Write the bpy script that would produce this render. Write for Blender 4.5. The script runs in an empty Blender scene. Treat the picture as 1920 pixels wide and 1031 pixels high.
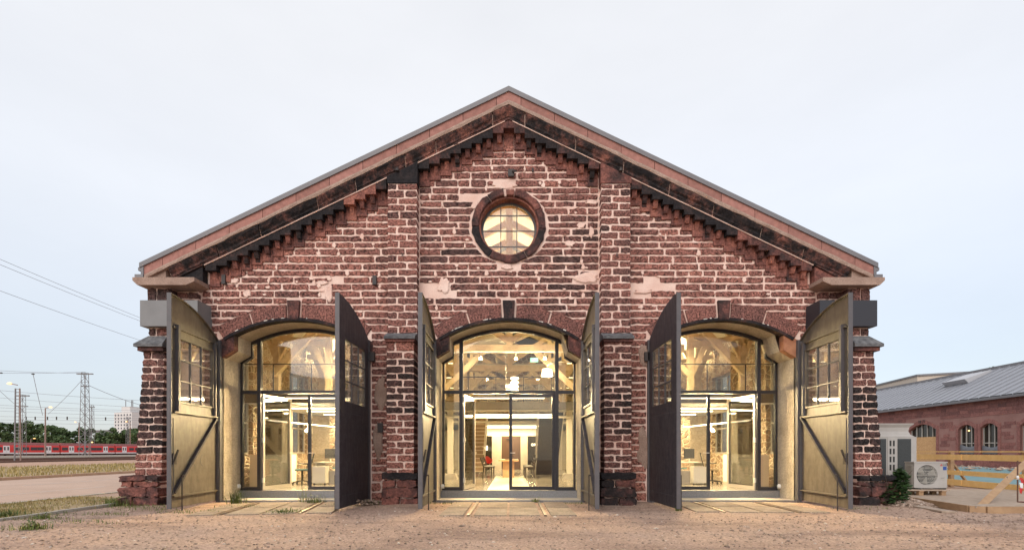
import bpy, math, random
import numpy as np
from mathutils import Vector, Matrix
from mathutils import noise as mnoise
random.seed(11); rng = np.random.default_rng(7)
R = math.radians; PI = math.pi
scene = bpy.context.scene
col = scene.collection

# ------------------------------------------------------------------ camera, sky, sun, exposure
CAMX, CAMY, CAMZ, F = 0.086, -12.96, 1.34, 907.0
cd = bpy.data.cameras.new('camera'); cam = bpy.data.objects.new('camera', cd); col.objects.link(cam)
cam.location = (CAMX, CAMY, CAMZ); cam.rotation_euler = (R(90), 0, 0)
cd.sensor_width = 36; cd.lens = 36*F/1920; cd.shift_y = (846-515.5)/1920; cd.clip_end = 3000; cd.clip_start = .05
scene.camera = cam

SUN_EL, SUN_AZ = R(33), R(200)      # soft light from behind the camera, a little to the left
w = bpy.data.worlds.new('World'); scene.world = w; w.use_nodes = True
nt = w.node_tree; nt.nodes.clear()
def N(t, **k):
    n = nt.nodes.new(t)
    for a, b in k.items(): setattr(n, a, b)
    return n
out = N('ShaderNodeOutputWorld'); add = N('ShaderNodeAddShader')
sky = N('ShaderNodeTexSky', sky_type='NISHITA', sun_disc=False, sun_elevation=SUN_EL, sun_rotation=SUN_AZ)
b1 = N('ShaderNodeBackground'); b1.inputs[1].default_value = .05
b2 = N('ShaderNodeBackground'); b2.inputs[1].default_value = 1.0
tc = N('ShaderNodeTexCoord'); sep = N('ShaderNodeSeparateXYZ'); rmp = N('ShaderNodeValToRGB')
el = rmp.color_ramp.elements
el[0].position = 0; el[0].color = (.40, .42, .46, 1)
el[1].position = 1; el[1].color = (.68, .675, .67, 1)
for p, c in ((.08, (.445, .468, .505, 1)), (.22, (.57, .585, .61, 1)), (.40, (.72, .72, .725, 1)), (.6, (.745, .735, .725, 1))):
    e = el.new(p); e.color = c
mp = N('ShaderNodeMapping'); mp.inputs['Scale'].default_value = (1.2, 1.2, 3.2)
cn = N('ShaderNodeTexNoise'); cn.inputs['Scale'].default_value = 1.6; cn.inputs['Detail'].default_value = 7; cn.inputs['Roughness'].default_value = .55
cr = N('ShaderNodeMapRange'); cr.inputs['From Min'].default_value = .3; cr.inputs['From Max'].default_value = .7
cr.inputs['To Min'].default_value = .95; cr.inputs['To Max'].default_value = 1.04
mx = N('ShaderNodeMix', data_type='RGBA', blend_type='MULTIPLY'); mx.inputs[0].default_value = 1
L = nt.links.new
L(tc.outputs['Generated'], sep.inputs[0]); L(sep.outputs['Z'], rmp.inputs[0]); L(tc.outputs['Generated'], mp.inputs[0]); L(mp.outputs[0], cn.inputs['Vector'])
L(cn.outputs['Fac'], cr.inputs[0]); L(rmp.outputs[0], mx.inputs[6]); L(cr.outputs[0], mx.inputs[7]); L(mx.outputs[2], b2.inputs[0])
L(sky.outputs[0], b1.inputs[0]); L(b1.outputs[0], add.inputs[0]); L(b2.outputs[0], add.inputs[1]); L(add.outputs[0], out.inputs[0])

sl = bpy.data.lights.new('sun', 'SUN'); sl.energy = 1.5; sl.angle = R(50); sl.color = (1, .92, .86)
so = bpy.data.objects.new('sun', sl); col.objects.link(so)
sdir = Vector((math.sin(SUN_AZ)*math.cos(SUN_EL), math.cos(SUN_AZ)*math.cos(SUN_EL), math.sin(SUN_EL)))
so.rotation_euler = sdir.to_track_quat('Z', 'Y').to_euler(); so.location = (-10, -30, 30)
vs = scene.view_settings
vs.view_transform = 'Standard'; vs.look = 'None'; vs.exposure = 0.15; vs.gamma = 1; vs.use_curve_mapping = False
scene.render.engine = 'CYCLES'
cy = scene.cycles
cy.use_denoising = True; cy.max_bounces = 8; cy.diffuse_bounces = 4; cy.glossy_bounces = 4; cy.transparent_max_bounces = 24
cy.sample_clamp_indirect = 6; cy.caustics_reflective = False; cy.caustics_refractive = False

# ------------------------------------------------------------------ helpers: objects
def link(o, parent=None):
    col.objects.link(o)
    if parent is not None: o.parent = parent
    return o
def tag(o, label=None, cat=None, group=None, kind=None):
    if label: o['label'] = label
    if cat: o['category'] = cat
    if group: o['group'] = group
    if kind: o['kind'] = kind
    return o
def empty(name, loc=(0, 0, 0), rz=0, parent=None):
    o = bpy.data.objects.new(name, None); o.location = loc; o.rotation_euler = (0, 0, rz); o.empty_display_size = .2
    return link(o, parent)
def thing(name, label, cat, loc=(0, 0, 0), rz=0, group=None):
    return tag(empty(name, loc, rz), label, cat, group)
def copy_tree(o, parent=None):
    c = o.copy(); col.objects.link(c)
    if parent is not None: c.parent = parent
    for ch in list(o.children): copy_tree(ch, c)
    return c

class MB:
    def __init__(s): s.v = []; s.f = []; s.mi = []; s.t = []; s.tone = 0.0; s.m = 0
    def add(s, vs_, fs):
        b = len(s.v); s.v += [tuple(p) for p in vs_]; s.t += [s.tone]*len(vs_)
        for f in fs: s.f.append(tuple(b+i for i in f)); s.mi.append(s.m)
        return s
    def box(s, x0, x1, y0, y1, z0, z1):
        if x0 > x1: x0, x1 = x1, x0
        if y0 > y1: y0, y1 = y1, y0
        if z0 > z1: z0, z1 = z1, z0
        return s.add([(x0,y0,z0),(x1,y0,z0),(x1,y1,z0),(x0,y1,z0),(x0,y0,z1),(x1,y0,z1),(x1,y1,z1),(x0,y1,z1)],
              [(3,2,1,0),(4,5,6,7),(0,1,5,4),(1,2,6,5),(2,3,7,6),(3,0,4,7)])
    def bar(s, p, q, wd, ht=None, up=(0, 0, 1)):
        p = Vector(p); q = Vector(q); ht = wd if ht is None else ht
        d = (q-p).normalized(); up = Vector(up)
        if abs(d.dot(up)) > .98: up = Vector((0, 1, 0)) if abs(d.y) < .9 else Vector((1, 0, 0))
        a = d.cross(up).normalized()*wd/2; b = a.cross(d).normalized()*ht/2
        c = [p-a-b, p+a-b, p+a+b, p-a+b, q-a-b, q+a-b, q+a+b, q-a+b]
        return s.add(c, [(3,2,1,0),(4,5,6,7),(0,1,5,4),(1,2,6,5),(2,3,7,6),(3,0,4,7)])
    def tube(s, pts, r, n=8, caps=True):
        pts = [Vector(p) for p in pts]; k = len(pts); rs = r if isinstance(r, (list, tuple)) else [r]*k
        vs_ = []; fs = []; prev = None
        for i, p in enumerate(pts):
            d = (pts[min(i+1, k-1)]-pts[max(i-1, 0)]).normalized()
            if prev is None:
                u = Vector((0, 0, 1)) if abs(d.z) < .9 else Vector((1, 0, 0)); a = d.cross(u).normalized()
            else:
                a = (prev-d*prev.dot(d)).normalized()
            prev = a; b = d.cross(a)
            for j in range(n):
                t = 2*PI*j/n; vs_.append(p+(a*math.cos(t)+b*math.sin(t))*rs[i])
        for i in range(k-1):
            for j in range(n):
                j2 = (j+1) % n; fs.append((i*n+j, i*n+j2, (i+1)*n+j2, (i+1)*n+j))
        if caps: fs.append(tuple(range(n))[::-1]); fs.append(tuple((k-1)*n+j for j in range(n)))
        return s.add(vs_, fs)
    def lathe(s, prof, c=(0, 0, 0), n=16):
        vs_ = []; fs = []; k = len(prof)
        for r, z in prof:
            for j in range(n): vs_.append((c[0]+r*math.cos(2*PI*j/n), c[1]+r*math.sin(2*PI*j/n), c[2]+z))
        for i in range(k-1):
            for j in range(n):
                j2 = (j+1) % n; fs.append((i*n+j, i*n+j2, (i+1)*n+j2, (i+1)*n+j))
        return s.add(vs_, fs)
    def prism(s, poly, y0, y1, axis='y'):
        # poly in (x,z) extruded along y (or (x,y) along z, or (y,z) along x)
        n = len(poly)
        if axis == 'y': A = [(x, y0, z) for x, z in poly]; B = [(x, y1, z) for x, z in poly]
        elif axis == 'z': A = [(x, y, y0) for x, y in poly]; B = [(x, y, y1) for x, y in poly]
        else: A = [(y0, y, z) for y, z in poly]; B = [(y1, y, z) for y, z in poly]
        return s.add(A+B, [tuple(range(n)), tuple(range(2*n-1, n-1, -1))]+[((i+1) % n, i, n+i, n+(i+1) % n) for i in range(n)])
    def arcbar(s, cx, cz, r0, r1, a0, a1, y0, y1, n=16):
        # annular sector in xz plane, angle from vertical
        vs_ = []; fs = []
        for i in range(n+1):
            a = a0+(a1-a0)*i/n; sx, cz_ = math.sin(a), math.cos(a)
            for r, y in ((r0, y0), (r1, y0), (r1, y1), (r0, y1)): vs_.append((cx+r*sx, y, cz+r*cz_))
        for i in range(n):
            for j in range(4): fs.append((i*4+j, i*4+(j+1) % 4, i*4+4+(j+1) % 4, i*4+4+j))
        fs += [(3, 2, 1, 0), (n*4, n*4+1, n*4+2, n*4+3)]
        return s.add(vs_, fs)
    def mesh(s, name, mats, smooth=False):
        me = bpy.data.meshes.new(name); me.from_pydata(s.v, [], s.f)
        for m in (mats if isinstance(mats, (list, tuple)) else [mats]): me.materials.append(m)
        if any(s.mi): me.polygons.foreach_set('material_index', s.mi)
        if any(s.t):
            a = me.attributes.new('tone', 'FLOAT', 'POINT'); a.data.foreach_set('value', s.t)
        if smooth: me.polygons.foreach_set('use_smooth', [True]*len(me.polygons))
        me.update(); return me
    def build(s, name, mats, parent=None, smooth=False, label=None, kind=None):
        o = bpy.data.objects.new(name, s.mesh(name, mats, smooth)); link(o, parent)
        if label: o['label'] = label
        if kind: o['kind'] = kind
        return o
def np_mesh(name, V, Fc, mat, parent=None, tone=None, kind=None):
    V = np.asarray(V, np.float32).reshape(-1, 3); Fc = np.asarray(Fc, np.int32)
    me = bpy.data.meshes.new(name); k = Fc.shape[1]
    me.vertices.add(len(V)); me.vertices.foreach_set('co', V.ravel())
    me.loops.add(Fc.size); me.loops.foreach_set('vertex_index', Fc.ravel())
    me.polygons.add(len(Fc)); me.polygons.foreach_set('loop_start', np.arange(0, Fc.size, k, dtype=np.int32))
    me.polygons.foreach_set('loop_total', np.full(len(Fc), k, np.int32))
    me.materials.append(mat); me.update(calc_edges=True)
    if tone is not None:
        a = me.attributes.new('tone', 'FLOAT', 'POINT'); a.data.foreach_set('value', np.asarray(tone, np.float32))
    o = bpy.data.objects.new(name, me); link(o, parent)
    if kind: o['kind'] = kind
    return o
def text(name, body, size, loc, rot, mat, parent=None, extrude=.004, bold=0):
    c = bpy.data.curves.new(name, 'FONT'); c.body = body; c.size = size; c.extrude = extrude; c.offset = bold
    c.align_x = 'CENTER'; c.align_y = 'CENTER'; c.materials.append(mat)
    tmp = bpy.data.objects.new(name+'_curve', c); col.objects.link(tmp); bpy.context.view_layer.update()
    me = bpy.data.meshes.new_from_object(tmp.evaluated_get(bpy.context.evaluated_depsgraph_get())); me.name = name
    bpy.data.objects.remove(tmp); bpy.data.curves.remove(c)
    o = bpy.data.objects.new(name, me); o.location = loc; o.rotation_euler = rot
    return link(o, parent)

# ------------------------------------------------------------------ helpers: materials
def mat(name, c1, rough=.7, c2=None, scale=4, metal=0, bump=0, bscale=40, emit=None, estr=0, speck=None, spscale=60, spec=None, coat=0, detail=6, stretch=None):
    m = bpy.data.materials.new(name); m.use_nodes = True; t = m.node_tree; p = t.nodes['Principled BSDF']
    p.inputs['Roughness'].default_value = rough; p.inputs['Metallic'].default_value = metal
    if spec is not None: p.inputs['Specular IOR Level'].default_value = spec
    if coat: p.inputs['Coat Weight'].default_value = coat
    p.inputs['Base Color'].default_value = (*c1, 1)
    tcn = t.nodes.new('ShaderNodeTexCoord')
    last = None
    if c2 is not None:
        n = t.nodes.new('ShaderNodeTexNoise'); n.inputs['Scale'].default_value = scale; n.inputs['Detail'].default_value = detail; n.inputs['Roughness'].default_value = .62
        if stretch:
            mp_ = t.nodes.new('ShaderNodeMapping'); mp_.inputs['Scale'].default_value = stretch; t.links.new(tcn.outputs['Object'], mp_.inputs[0]); t.links.new(mp_.outputs[0], n.inputs['Vector'])
        else: t.links.new(tcn.outputs['Object'], n.inputs['Vector'])
        r = t.nodes.new('ShaderNodeValToRGB'); r.color_ramp.elements[0].position = .35; r.color_ramp.elements[1].position = .65
        r.color_ramp.elements[0].color = (*c1, 1); r.color_ramp.elements[1].color = (*c2, 1)
        t.links.new(n.outputs['Fac'], r.inputs[0]); last = r.outputs[0]
    if speck is not None:
        n = t.nodes.new('ShaderNodeTexNoise'); n.inputs['Scale'].default_value = spscale; n.inputs['Detail'].default_value = 3
        t.links.new(tcn.outputs['Object'], n.inputs['Vector'])
        r = t.nodes.new('ShaderNodeMapRange'); r.inputs['From Min'].default_value = .36; r.inputs['From Max'].default_value = .64
        r.inputs['To Min'].default_value = speck[0]; r.inputs['To Max'].default_value = speck[1]
        t.links.new(n.outputs['Fac'], r.inputs[0])
        x = t.nodes.new('ShaderNodeMix'); x.data_type = 'RGBA'; x.blend_type = 'MULTIPLY'; x.inputs[0].default_value = 1
        if last is None: x.inputs[6].default_value = (*c1, 1)
        else: t.links.new(last, x.inputs[6])
        t.links.new(r.outputs[0], x.inputs[7]); last = x.outputs[2]
    if last is not None: t.links.new(last, p.inputs['Base Color'])
    if bump:
        n = t.nodes.new('ShaderNodeTexNoise'); n.inputs['Scale'].default_value = bscale; n.inputs['Detail'].default_value = 4
        t.links.new(tcn.outputs['Object'], n.inputs['Vector'])
        b = t.nodes.new('ShaderNodeBump'); b.inputs['Strength'].default_value = bump; b.inputs['Distance'].default_value = .02
        t.links.new(n.outputs['Fac'], b.inputs['Height']); t.links.new(b.outputs[0], p.inputs['Normal'])
    if emit: p.inputs['Emission Color'].default_value = (*emit, 1); p.inputs['Emission Strength'].default_value = estr
    return m
def stone_mat(name, ramp, sp=(.45, 1.45), spscale=38, bump=.7, vary=.9):
    m = bpy.data.materials.new(name); m.use_nodes = True; t = m.node_tree; p = t.nodes['Principled BSDF']; l = t.links.new
    p.inputs['Roughness'].default_value = .9; p.inputs['Specular IOR Level'].default_value = .25
    tcn = t.nodes.new('ShaderNodeTexCoord'); at = t.nodes.new('ShaderNodeAttribute'); at.attribute_name = 'tone'
    n0 = t.nodes.new('ShaderNodeTexNoise'); n0.inputs['Scale'].default_value = 2.6; n0.inputs['Detail'].default_value = 8; n0.inputs['Roughness'].default_value = .7
    l(tcn.outputs['Object'], n0.inputs['Vector'])
    ma = t.nodes.new('ShaderNodeMath'); ma.operation = 'MULTIPLY_ADD'; ma.inputs[1].default_value = vary; l(n0.outputs['Fac'], ma.inputs[0])
    mb = t.nodes.new('ShaderNodeMath'); mb.operation = 'SUBTRACT'; mb.inputs[1].default_value = vary/2; l(at.outputs['Fac'], mb.inputs[0]); l(mb.outputs[0], ma.inputs[2])
    r = t.nodes.new('ShaderNodeValToRGB'); e = r.color_ramp.elements
    e[0].position = 0; e[0].color = (*ramp[0], 1); e[1].position = 1; e[1].color = (*ramp[-1], 1)
    for i in range(1, len(ramp)-1): q = e.new(i/(len(ramp)-1)); q.color = (*ramp[i], 1)
    l(ma.outputs[0], r.inputs[0])
    n1 = t.nodes.new('ShaderNodeTexNoise'); n1.inputs['Scale'].default_value = spscale; n1.inputs['Detail'].default_value = 3; n1.inputs['Roughness'].default_value = .6
    l(tcn.outputs['Object'], n1.inputs['Vector'])
    mr = t.nodes.new('ShaderNodeMapRange'); mr.inputs['From Min'].default_value = .34; mr.inputs['From Max'].default_value = .66; mr.inputs['To Min'].default_value = sp[0]; mr.inputs['To Max'].default_value = sp[1]
    l(n1.outputs['Fac'], mr.inputs[0])
    x = t.nodes.new('ShaderNodeMix'); x.data_type = 'RGBA'; x.blend_type = 'MULTIPLY'; x.inputs[0].default_value = 1
    l(r.outputs[0], x.inputs[6]); l(mr.outputs[0], x.inputs[7]); l(x.outputs[2], p.inputs['Base Color'])
    b = t.nodes.new('ShaderNodeBump'); b.inputs['Strength'].default_value = bump; b.inputs['Distance'].default_value = .03
    l(n1.outputs['Fac'], b.inputs['Height']); l(b.outputs[0], p.inputs['Normal'])
    return m
def glass_mat(name, tint=(.93, .95, .94), rough=0, spec=1.0, dirt=0):
    m = bpy.data.materials.new(name); m.use_nodes = True; t = m.node_tree; t.nodes.clear(); l = t.links.new
    o = t.nodes.new('ShaderNodeOutputMaterial'); x = t.nodes.new('ShaderNodeMixShader'); tr = t.nodes.new('ShaderNodeBsdfTransparent'); g = t.nodes.new('ShaderNodeBsdfGlossy')
    tr.inputs[0].default_value = (*tint, 1); g.inputs['Roughness'].default_value = rough; g.inputs[0].default_value = (1, 1, 1, 1)
    fr = t.nodes.new('ShaderNodeFresnel'); fr.inputs[0].default_value = 1.5
    mu = t.nodes.new('ShaderNodeMath'); mu.operation = 'MULTIPLY'; mu.inputs[1].default_value = spec; mu.use_clamp = True; l(fr.outputs[0], mu.inputs[0])
    l(mu.outputs[0], x.inputs[0]); l(tr.outputs[0], x.inputs[1]); l(g.outputs[0], x.inputs[2])
    if dirt:
        d = t.nodes.new('ShaderNodeBsdfDiffuse'); d.inputs[0].default_value = (.6, .55, .45, 1); y = t.nodes.new('ShaderNodeMixShader')
        n = t.nodes.new('ShaderNodeTexNoise'); n.inputs['Scale'].default_value = 5; n.inputs['Detail'].default_value = 6
        tcn = t.nodes.new('ShaderNodeTexCoord'); l(tcn.outputs['Object'], n.inputs['Vector'])
        k = t.nodes.new('ShaderNodeMath'); k.operation = 'MULTIPLY'; k.inputs[1].default_value = dirt; l(n.outputs['Fac'], k.inputs[0]); l(k.outputs[0], y.inputs[0])
        l(x.outputs[0], y.inputs[1]); l(d.outputs[0], y.inputs[2]); l(y.outputs[0], o.inputs[0])
    else: l(x.outputs[0], o.inputs[0])
    return m
def leaf_mat(name, c1, c2, c3=None):
    m = bpy.data.materials.new(name); m.use_nodes = True; t = m.node_tree; p = t.nodes['Principled BSDF']; l = t.links.new
    at = t.nodes.new('ShaderNodeAttribute'); at.attribute_name = 'tone'; r = t.nodes.new('ShaderNodeValToRGB')
    r.color_ramp.elements[0].color = (*c1, 1); r.color_ramp.elements[1].color = (*c2, 1)
    if c3: q = r.color_ramp.elements.new(.9); q.color = (*c2, 1); r.color_ramp.elements[-1].color = (*c3, 1)
    l(at.outputs['Fac'], r.inputs[0]); l(r.outputs[0], p.inputs['Base Color']); p.inputs['Roughness'].default_value = .6
    p.inputs['Specular IOR Level'].default_value = .3
    return m

M = {}
M['mortar'] = mat('mortar', (.74, .50, .415), .95, (.87, .67, .58), 1.7, bump=.5, bscale=45, speck=(.86, 1.08), spscale=50)
M['stone'] = stone_mat('red_sandstone', [(.35, .152, .115), (.255, .110, .088), (.182, .083, .069), (.092, .050, .045), (.026, .021, .021)], (.18, 1.9), 25, 1.0)
M['dressed'] = stone_mat('dressed_sandstone', [(.33, .135, .10), (.21, .085, .068), (.10, .047, .042), (.034, .026, .026), (.018, .016, .018)], (.62, 1.35), 22, .4, 1.9)
M['freshstone'] = mat('freshly_broken_sandstone', (.30, .115, .06), .9, (.46, .22, .12), 5, bump=.9, bscale=9)
M['crust'] = stone_mat('crusted_moulding', [(.36, .16, .12), (.24, .105, .082), (.11, .055, .048), (.035, .027, .027), (.018, .016, .018)], (.6, 1.35), 22, .6, 3.0)
M['pinkstone'] = stone_mat('new_pink_sandstone', [(.40, .20, .17), (.36, .175, .145), (.30, .15, .125)], (.85, 1.1), 9, .2, 1.6)
M['beige'] = mat('weathered_beige_stone', (.31, .205, .16), .95, (.43, .305, .245), 3, bump=.6, bscale=30, speck=(.7, 1.1), spscale=45)
M['zinc'] = mat('grey_zinc', (.155, .15, .16), .5, (.18, .175, .185), 1.5)
M['frame'] = mat('black_steel', (.016, .014, .018), .45, (.022, .02, .024), 3)
M['leaf_out'] = mat('dark_door_paint', (.036, .033, .041), .5, (.068, .061, .066), 3.5, stretch=(3, 3, .5), bump=.1, bscale=15, spec=.35, speck=(.8, 1.15), spscale=9)
M['leaf_in'] = mat('khaki_door_paint', (.105, .087, .066), .5, (.16, .134, .104), 3.0, stretch=(2.2, 2.2, .6), bump=.12, bscale=9, speck=(.88, 1.08), spscale=7)
M['leaf_edge'] = mat('grey_door_steel', (.085, .08, .085), .5, (.11, .10, .105), 4)
M['iron'] = mat('dark_iron', (.03, .028, .03), .6, (.055, .04, .035), 8)
M['reveal'] = mat('rough_render', (.60, .52, .41), .95, (.43, .36, .27), 2.5, bump=.8, bscale=14, speck=(.8, 1.08), spscale=25)
M['glass'] = glass_mat('clear_glass', (.95, .96, .95), 0, .9)
M['oldglass'] = glass_mat('old_dirty_glass', (.97, .96, .92), .02, .8, .07)
M['checker'] = mat('checker_plate', (.20, .20, .21), .45, (.27, .27, .28), 30, metal=.5)
M['concrete'] = mat('pale_concrete', (.44, .40, .34), .8, (.52, .48, .41), 3, bump=.15)
M['floor'] = mat('polished_concrete', (.23, .21, .18), .2, (.33, .30, .255), 1.2, spec=.6)
M['plank_floor'] = mat('pale_floor_boards', (.72, .64, .50), .35, (.78, .70, .56), 2)
M['white'] = mat('white_paint', (.78, .75, .68), .6, (.82, .79, .72), 2)
M['ceiling'] = mat('pale_ceiling_boards', (.72, .68, .58), .8, (.78, .74, .65), 1)
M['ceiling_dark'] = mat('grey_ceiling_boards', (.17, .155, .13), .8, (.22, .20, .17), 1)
M['timber_dark'] = mat('golden_roof_timber', (.40, .25, .10), .7, (.52, .34, .15), 3)
M['timber'] = mat('old_roof_timber', (.52, .40, .25), .7, (.68, .55, .37), 3, bump=.2, bscale=20)
def rubble_mat():
    m = bpy.data.materials.new('rubble_wall'); m.use_nodes = True; t = m.node_tree; p = t.nodes['Principled BSDF']; l = t.links.new
    p.inputs['Roughness'].default_value = .95; tcn = t.nodes.new('ShaderNodeTexCoord')
    n = t.nodes.new('ShaderNodeTexNoise'); n.inputs['Scale'].default_value = 3; l(tcn.outputs['Object'], n.inputs['Vector'])
    ad = t.nodes.new('ShaderNodeMix'); ad.data_type = 'RGBA'; ad.inputs[0].default_value = .12; l(tcn.outputs['Object'], ad.inputs[6]); l(n.outputs['Color'], ad.inputs[7])
    mp_ = t.nodes.new('ShaderNodeMapping'); mp_.inputs['Scale'].default_value = (3.2, 3.2, 5.2); l(ad.outputs[2], mp_.inputs[0])
    v = t.nodes.new('ShaderNodeTexVoronoi'); v.inputs['Scale'].default_value = 1; l(mp_.outputs[0], v.inputs['Vector'])
    e = t.nodes.new('ShaderNodeTexVoronoi'); e.feature = 'DISTANCE_TO_EDGE'; e.inputs['Scale'].default_value = 1; l(mp_.outputs[0], e.inputs['Vector'])
    r = t.nodes.new('ShaderNodeValToRGB'); el_ = r.color_ramp.elements; el_[0].color = (.26, .19, .13, 1); el_[1].color = (.66, .56, .43, 1); q_ = el_.new(.5); q_.color = (.42, .30, .20, 1)
    l(v.outputs['Color'], r.inputs[0])
    k = t.nodes.new('ShaderNodeMapRange'); k.inputs['From Min'].default_value = .03; k.inputs['From Max'].default_value = .12; l(e.outputs['Distance'], k.inputs[0])
    x = t.nodes.new('ShaderNodeMix'); x.data_type = 'RGBA'; l(k.outputs[0], x.inputs[0]); x.inputs[6].default_value = (.70, .60, .45, 1); l(r.outputs[0], x.inputs[7])
    n2 = t.nodes.new('ShaderNodeTexNoise'); n2.inputs['Scale'].default_value = 14; n2.inputs['Detail'].default_value = 5; l(tcn.outputs['Object'], n2.inputs['Vector'])
    y = t.nodes.new('ShaderNodeMix'); y.data_type = 'RGBA'; y.blend_type = 'OVERLAY'; y.inputs[0].default_value = .8; l(x.outputs[2], y.inputs[6]); l(n2.outputs['Fac'], y.inputs[7]); l(y.outputs[2], p.inputs['Base Color'])
    b = t.nodes.new('ShaderNodeBump'); b.inputs['Strength'].default_value = 1; b.inputs['Distance'].default_value = .06; l(k.outputs[0], b.inputs['Height']); l(b.outputs[0], p.inputs['Normal'])
    return m
M['rubble'] = rubble_mat()
M['fascia'] = mat('grey_mezzanine_edge', (.11, .098, .075), .6, (.14, .125, .10), 3)
M['steel_white'] = mat('white_steel', (.7, .66, .56), .45)
M['duct'] = mat('spiral_duct_metal', (.62, .58, .50), .3, metal=.8)
M['brown_door'] = mat('brown_door_panel', (.085, .045, .03), .45, (.10, .055, .038), 2)
M['dark_glass'] = mat('dark_partition_glass', (.03, .027, .022), .08)
M['stair'] = mat('dark_stair_steel', (.03, .023, .016), .6, (.05, .038, .026), 4)
M['riser'] = mat('tan_stair_riser', (.30, .21, .13), .6, (.36, .26, .17), 4)
M['tread'] = mat('pale_stair_tread', (.62, .52, .38), .5)
M['lamp'] = mat('lit_lamp', (1, .9, .7), .5, emit=(1, .86, .56), estr=9)
M['lamp_soft'] = mat('lit_lamp_shade', (1, .93, .8), .5, emit=(1, .88, .62), estr=3)
M['exit'] = mat('lit_exit_sign', (.2, .6, .4), .5, emit=(.55, 1, .75), estr=1.2)
M['sodium'] = mat('lit_sodium_lamp', (1, .6, .3), .5, emit=(1, .5, .18), estr=2.2)
M['wood_table'] = mat('oak_table', (.50, .30, .15), .45, (.60, .38, .2), 6)
M['bench'] = mat('dark_bench_wood', (.04, .03, .02), .5)
M['red_plastic'] = mat('red_shell_plastic', (.62, .05, .05), .35)
M['teal'] = mat('teal_mesh_fabric', (.13, .27, .28), .7)
M['khaki_fab'] = mat('tan_mesh_fabric', (.36, .29, .18), .7)
M['black_pl'] = mat('black_plastic', (.02, .02, .02), .5)
M['desk'] = mat('white_desk_top', (.78, .74, .66), .4)
M['grey_ped'] = mat('grey_cabinet', (.42, .40, .36), .5)
M['extinguisher'] = mat('extinguisher_red', (.5, .02, .015), .3)

def area(name, parent, loc, sx, sy, power, color=(1, .80, .47), rot=(0, 0, 0), spread=PI):
    l = bpy.data.lights.new(name, 'AREA'); l.shape = 'RECTANGLE'; l.size = sx; l.size_y = sy; l.energy = power; l.color = color; l.spread = spread
    o = bpy.data.objects.new(name, l); o.location = loc; o.rotation_euler = rot
    return link(o, parent)
def point(name, parent, loc, power, color=(1, .80, .47), r=.05):
    l = bpy.data.lights.new(name, 'POINT'); l.energy = power; l.color = color; l.shadow_soft_size = r
    o = bpy.data.objects.new(name, l); o.location = loc
    return link(o, parent)

# ================================================================== ENGINE SHED
HALL_L = 26.0                        # length of the hall
CX = (-5.74, 0.0, 5.74)              # centres of the three doorways
HW = 1.93                            # half width of the openings
ARC_R, ARC_C = 3.5, 1.38             # arch intrados on the facade
SLOPE = .478
LINE0 = 10.06                        # top of corbel slabs at the apex
def rake(x): return LINE0-SLOPE*abs(x)
OCZ = 7.37

shed = thing('engine_shed', 'red sandstone gabled engine shed with three glazed arched doorways and open steel doors', 'building')
wallp = empty('facade_wall', parent=shed)

def soffit(dx):
    dx = abs(dx)
    if dx > 1.60: return 3.85+(1.93-dx)*.6 if dx < 1.93 else 0
    return 4.83-ARC_R+math.sqrt(ARC_R**2-dx*dx)
# mortar sheet with openings, front and back
bx = {-9.1, 9.1, 0}
for c in CX:
    for q in (-1.93, -1.6, 1.6, 1.93): bx |= {c+q-1e-4, c+q+1e-4}
    bx |= {c+i*.1 for i in range(-15, 16)}
bx |= {-.84-1e-4, .84+1e-4} | {.84*math.sin(i*PI/36) for i in range(-18, 19)}
bx |= {i*.7 for i in range(-13, 14)}
bx = sorted(x for x in bx if -9.1 <= x <= 9.1)
def solids(x):
    top = rake(x)+.1; lo = 0.0; outv = []
    for c in CX:
        if abs(x-c) < HW: lo = soffit(x-c)
    if abs(x) < .84:
        h = math.sqrt(.84**2-x*x); outv = [(lo, OCZ-h), (OCZ+h, top)]
    else: outv = [(lo, top)]
    return outv
fm = MB()
for a, b in zip(bx, bx[1:]):
    if b-a < 5e-4: continue
    mid = (a+b)/2; A = solids(a+1e-5 if a+1e-5 < mid else mid); B = solids(b-1e-5)
    if len(A) != len(B): A = B = solids(mid)
    for (l0, t0), (l1, t1) in zip(A, B):
        for y in (0.0, .60): fm.add([(a, y, l0), (b, y, l1), (b, y, t1), (a, y, t0)], [(0, 1, 2, 3) if y == 0 else (3, 2, 1, 0)])
fm.build('mortar_face', M['mortar'], wallp)

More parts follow.
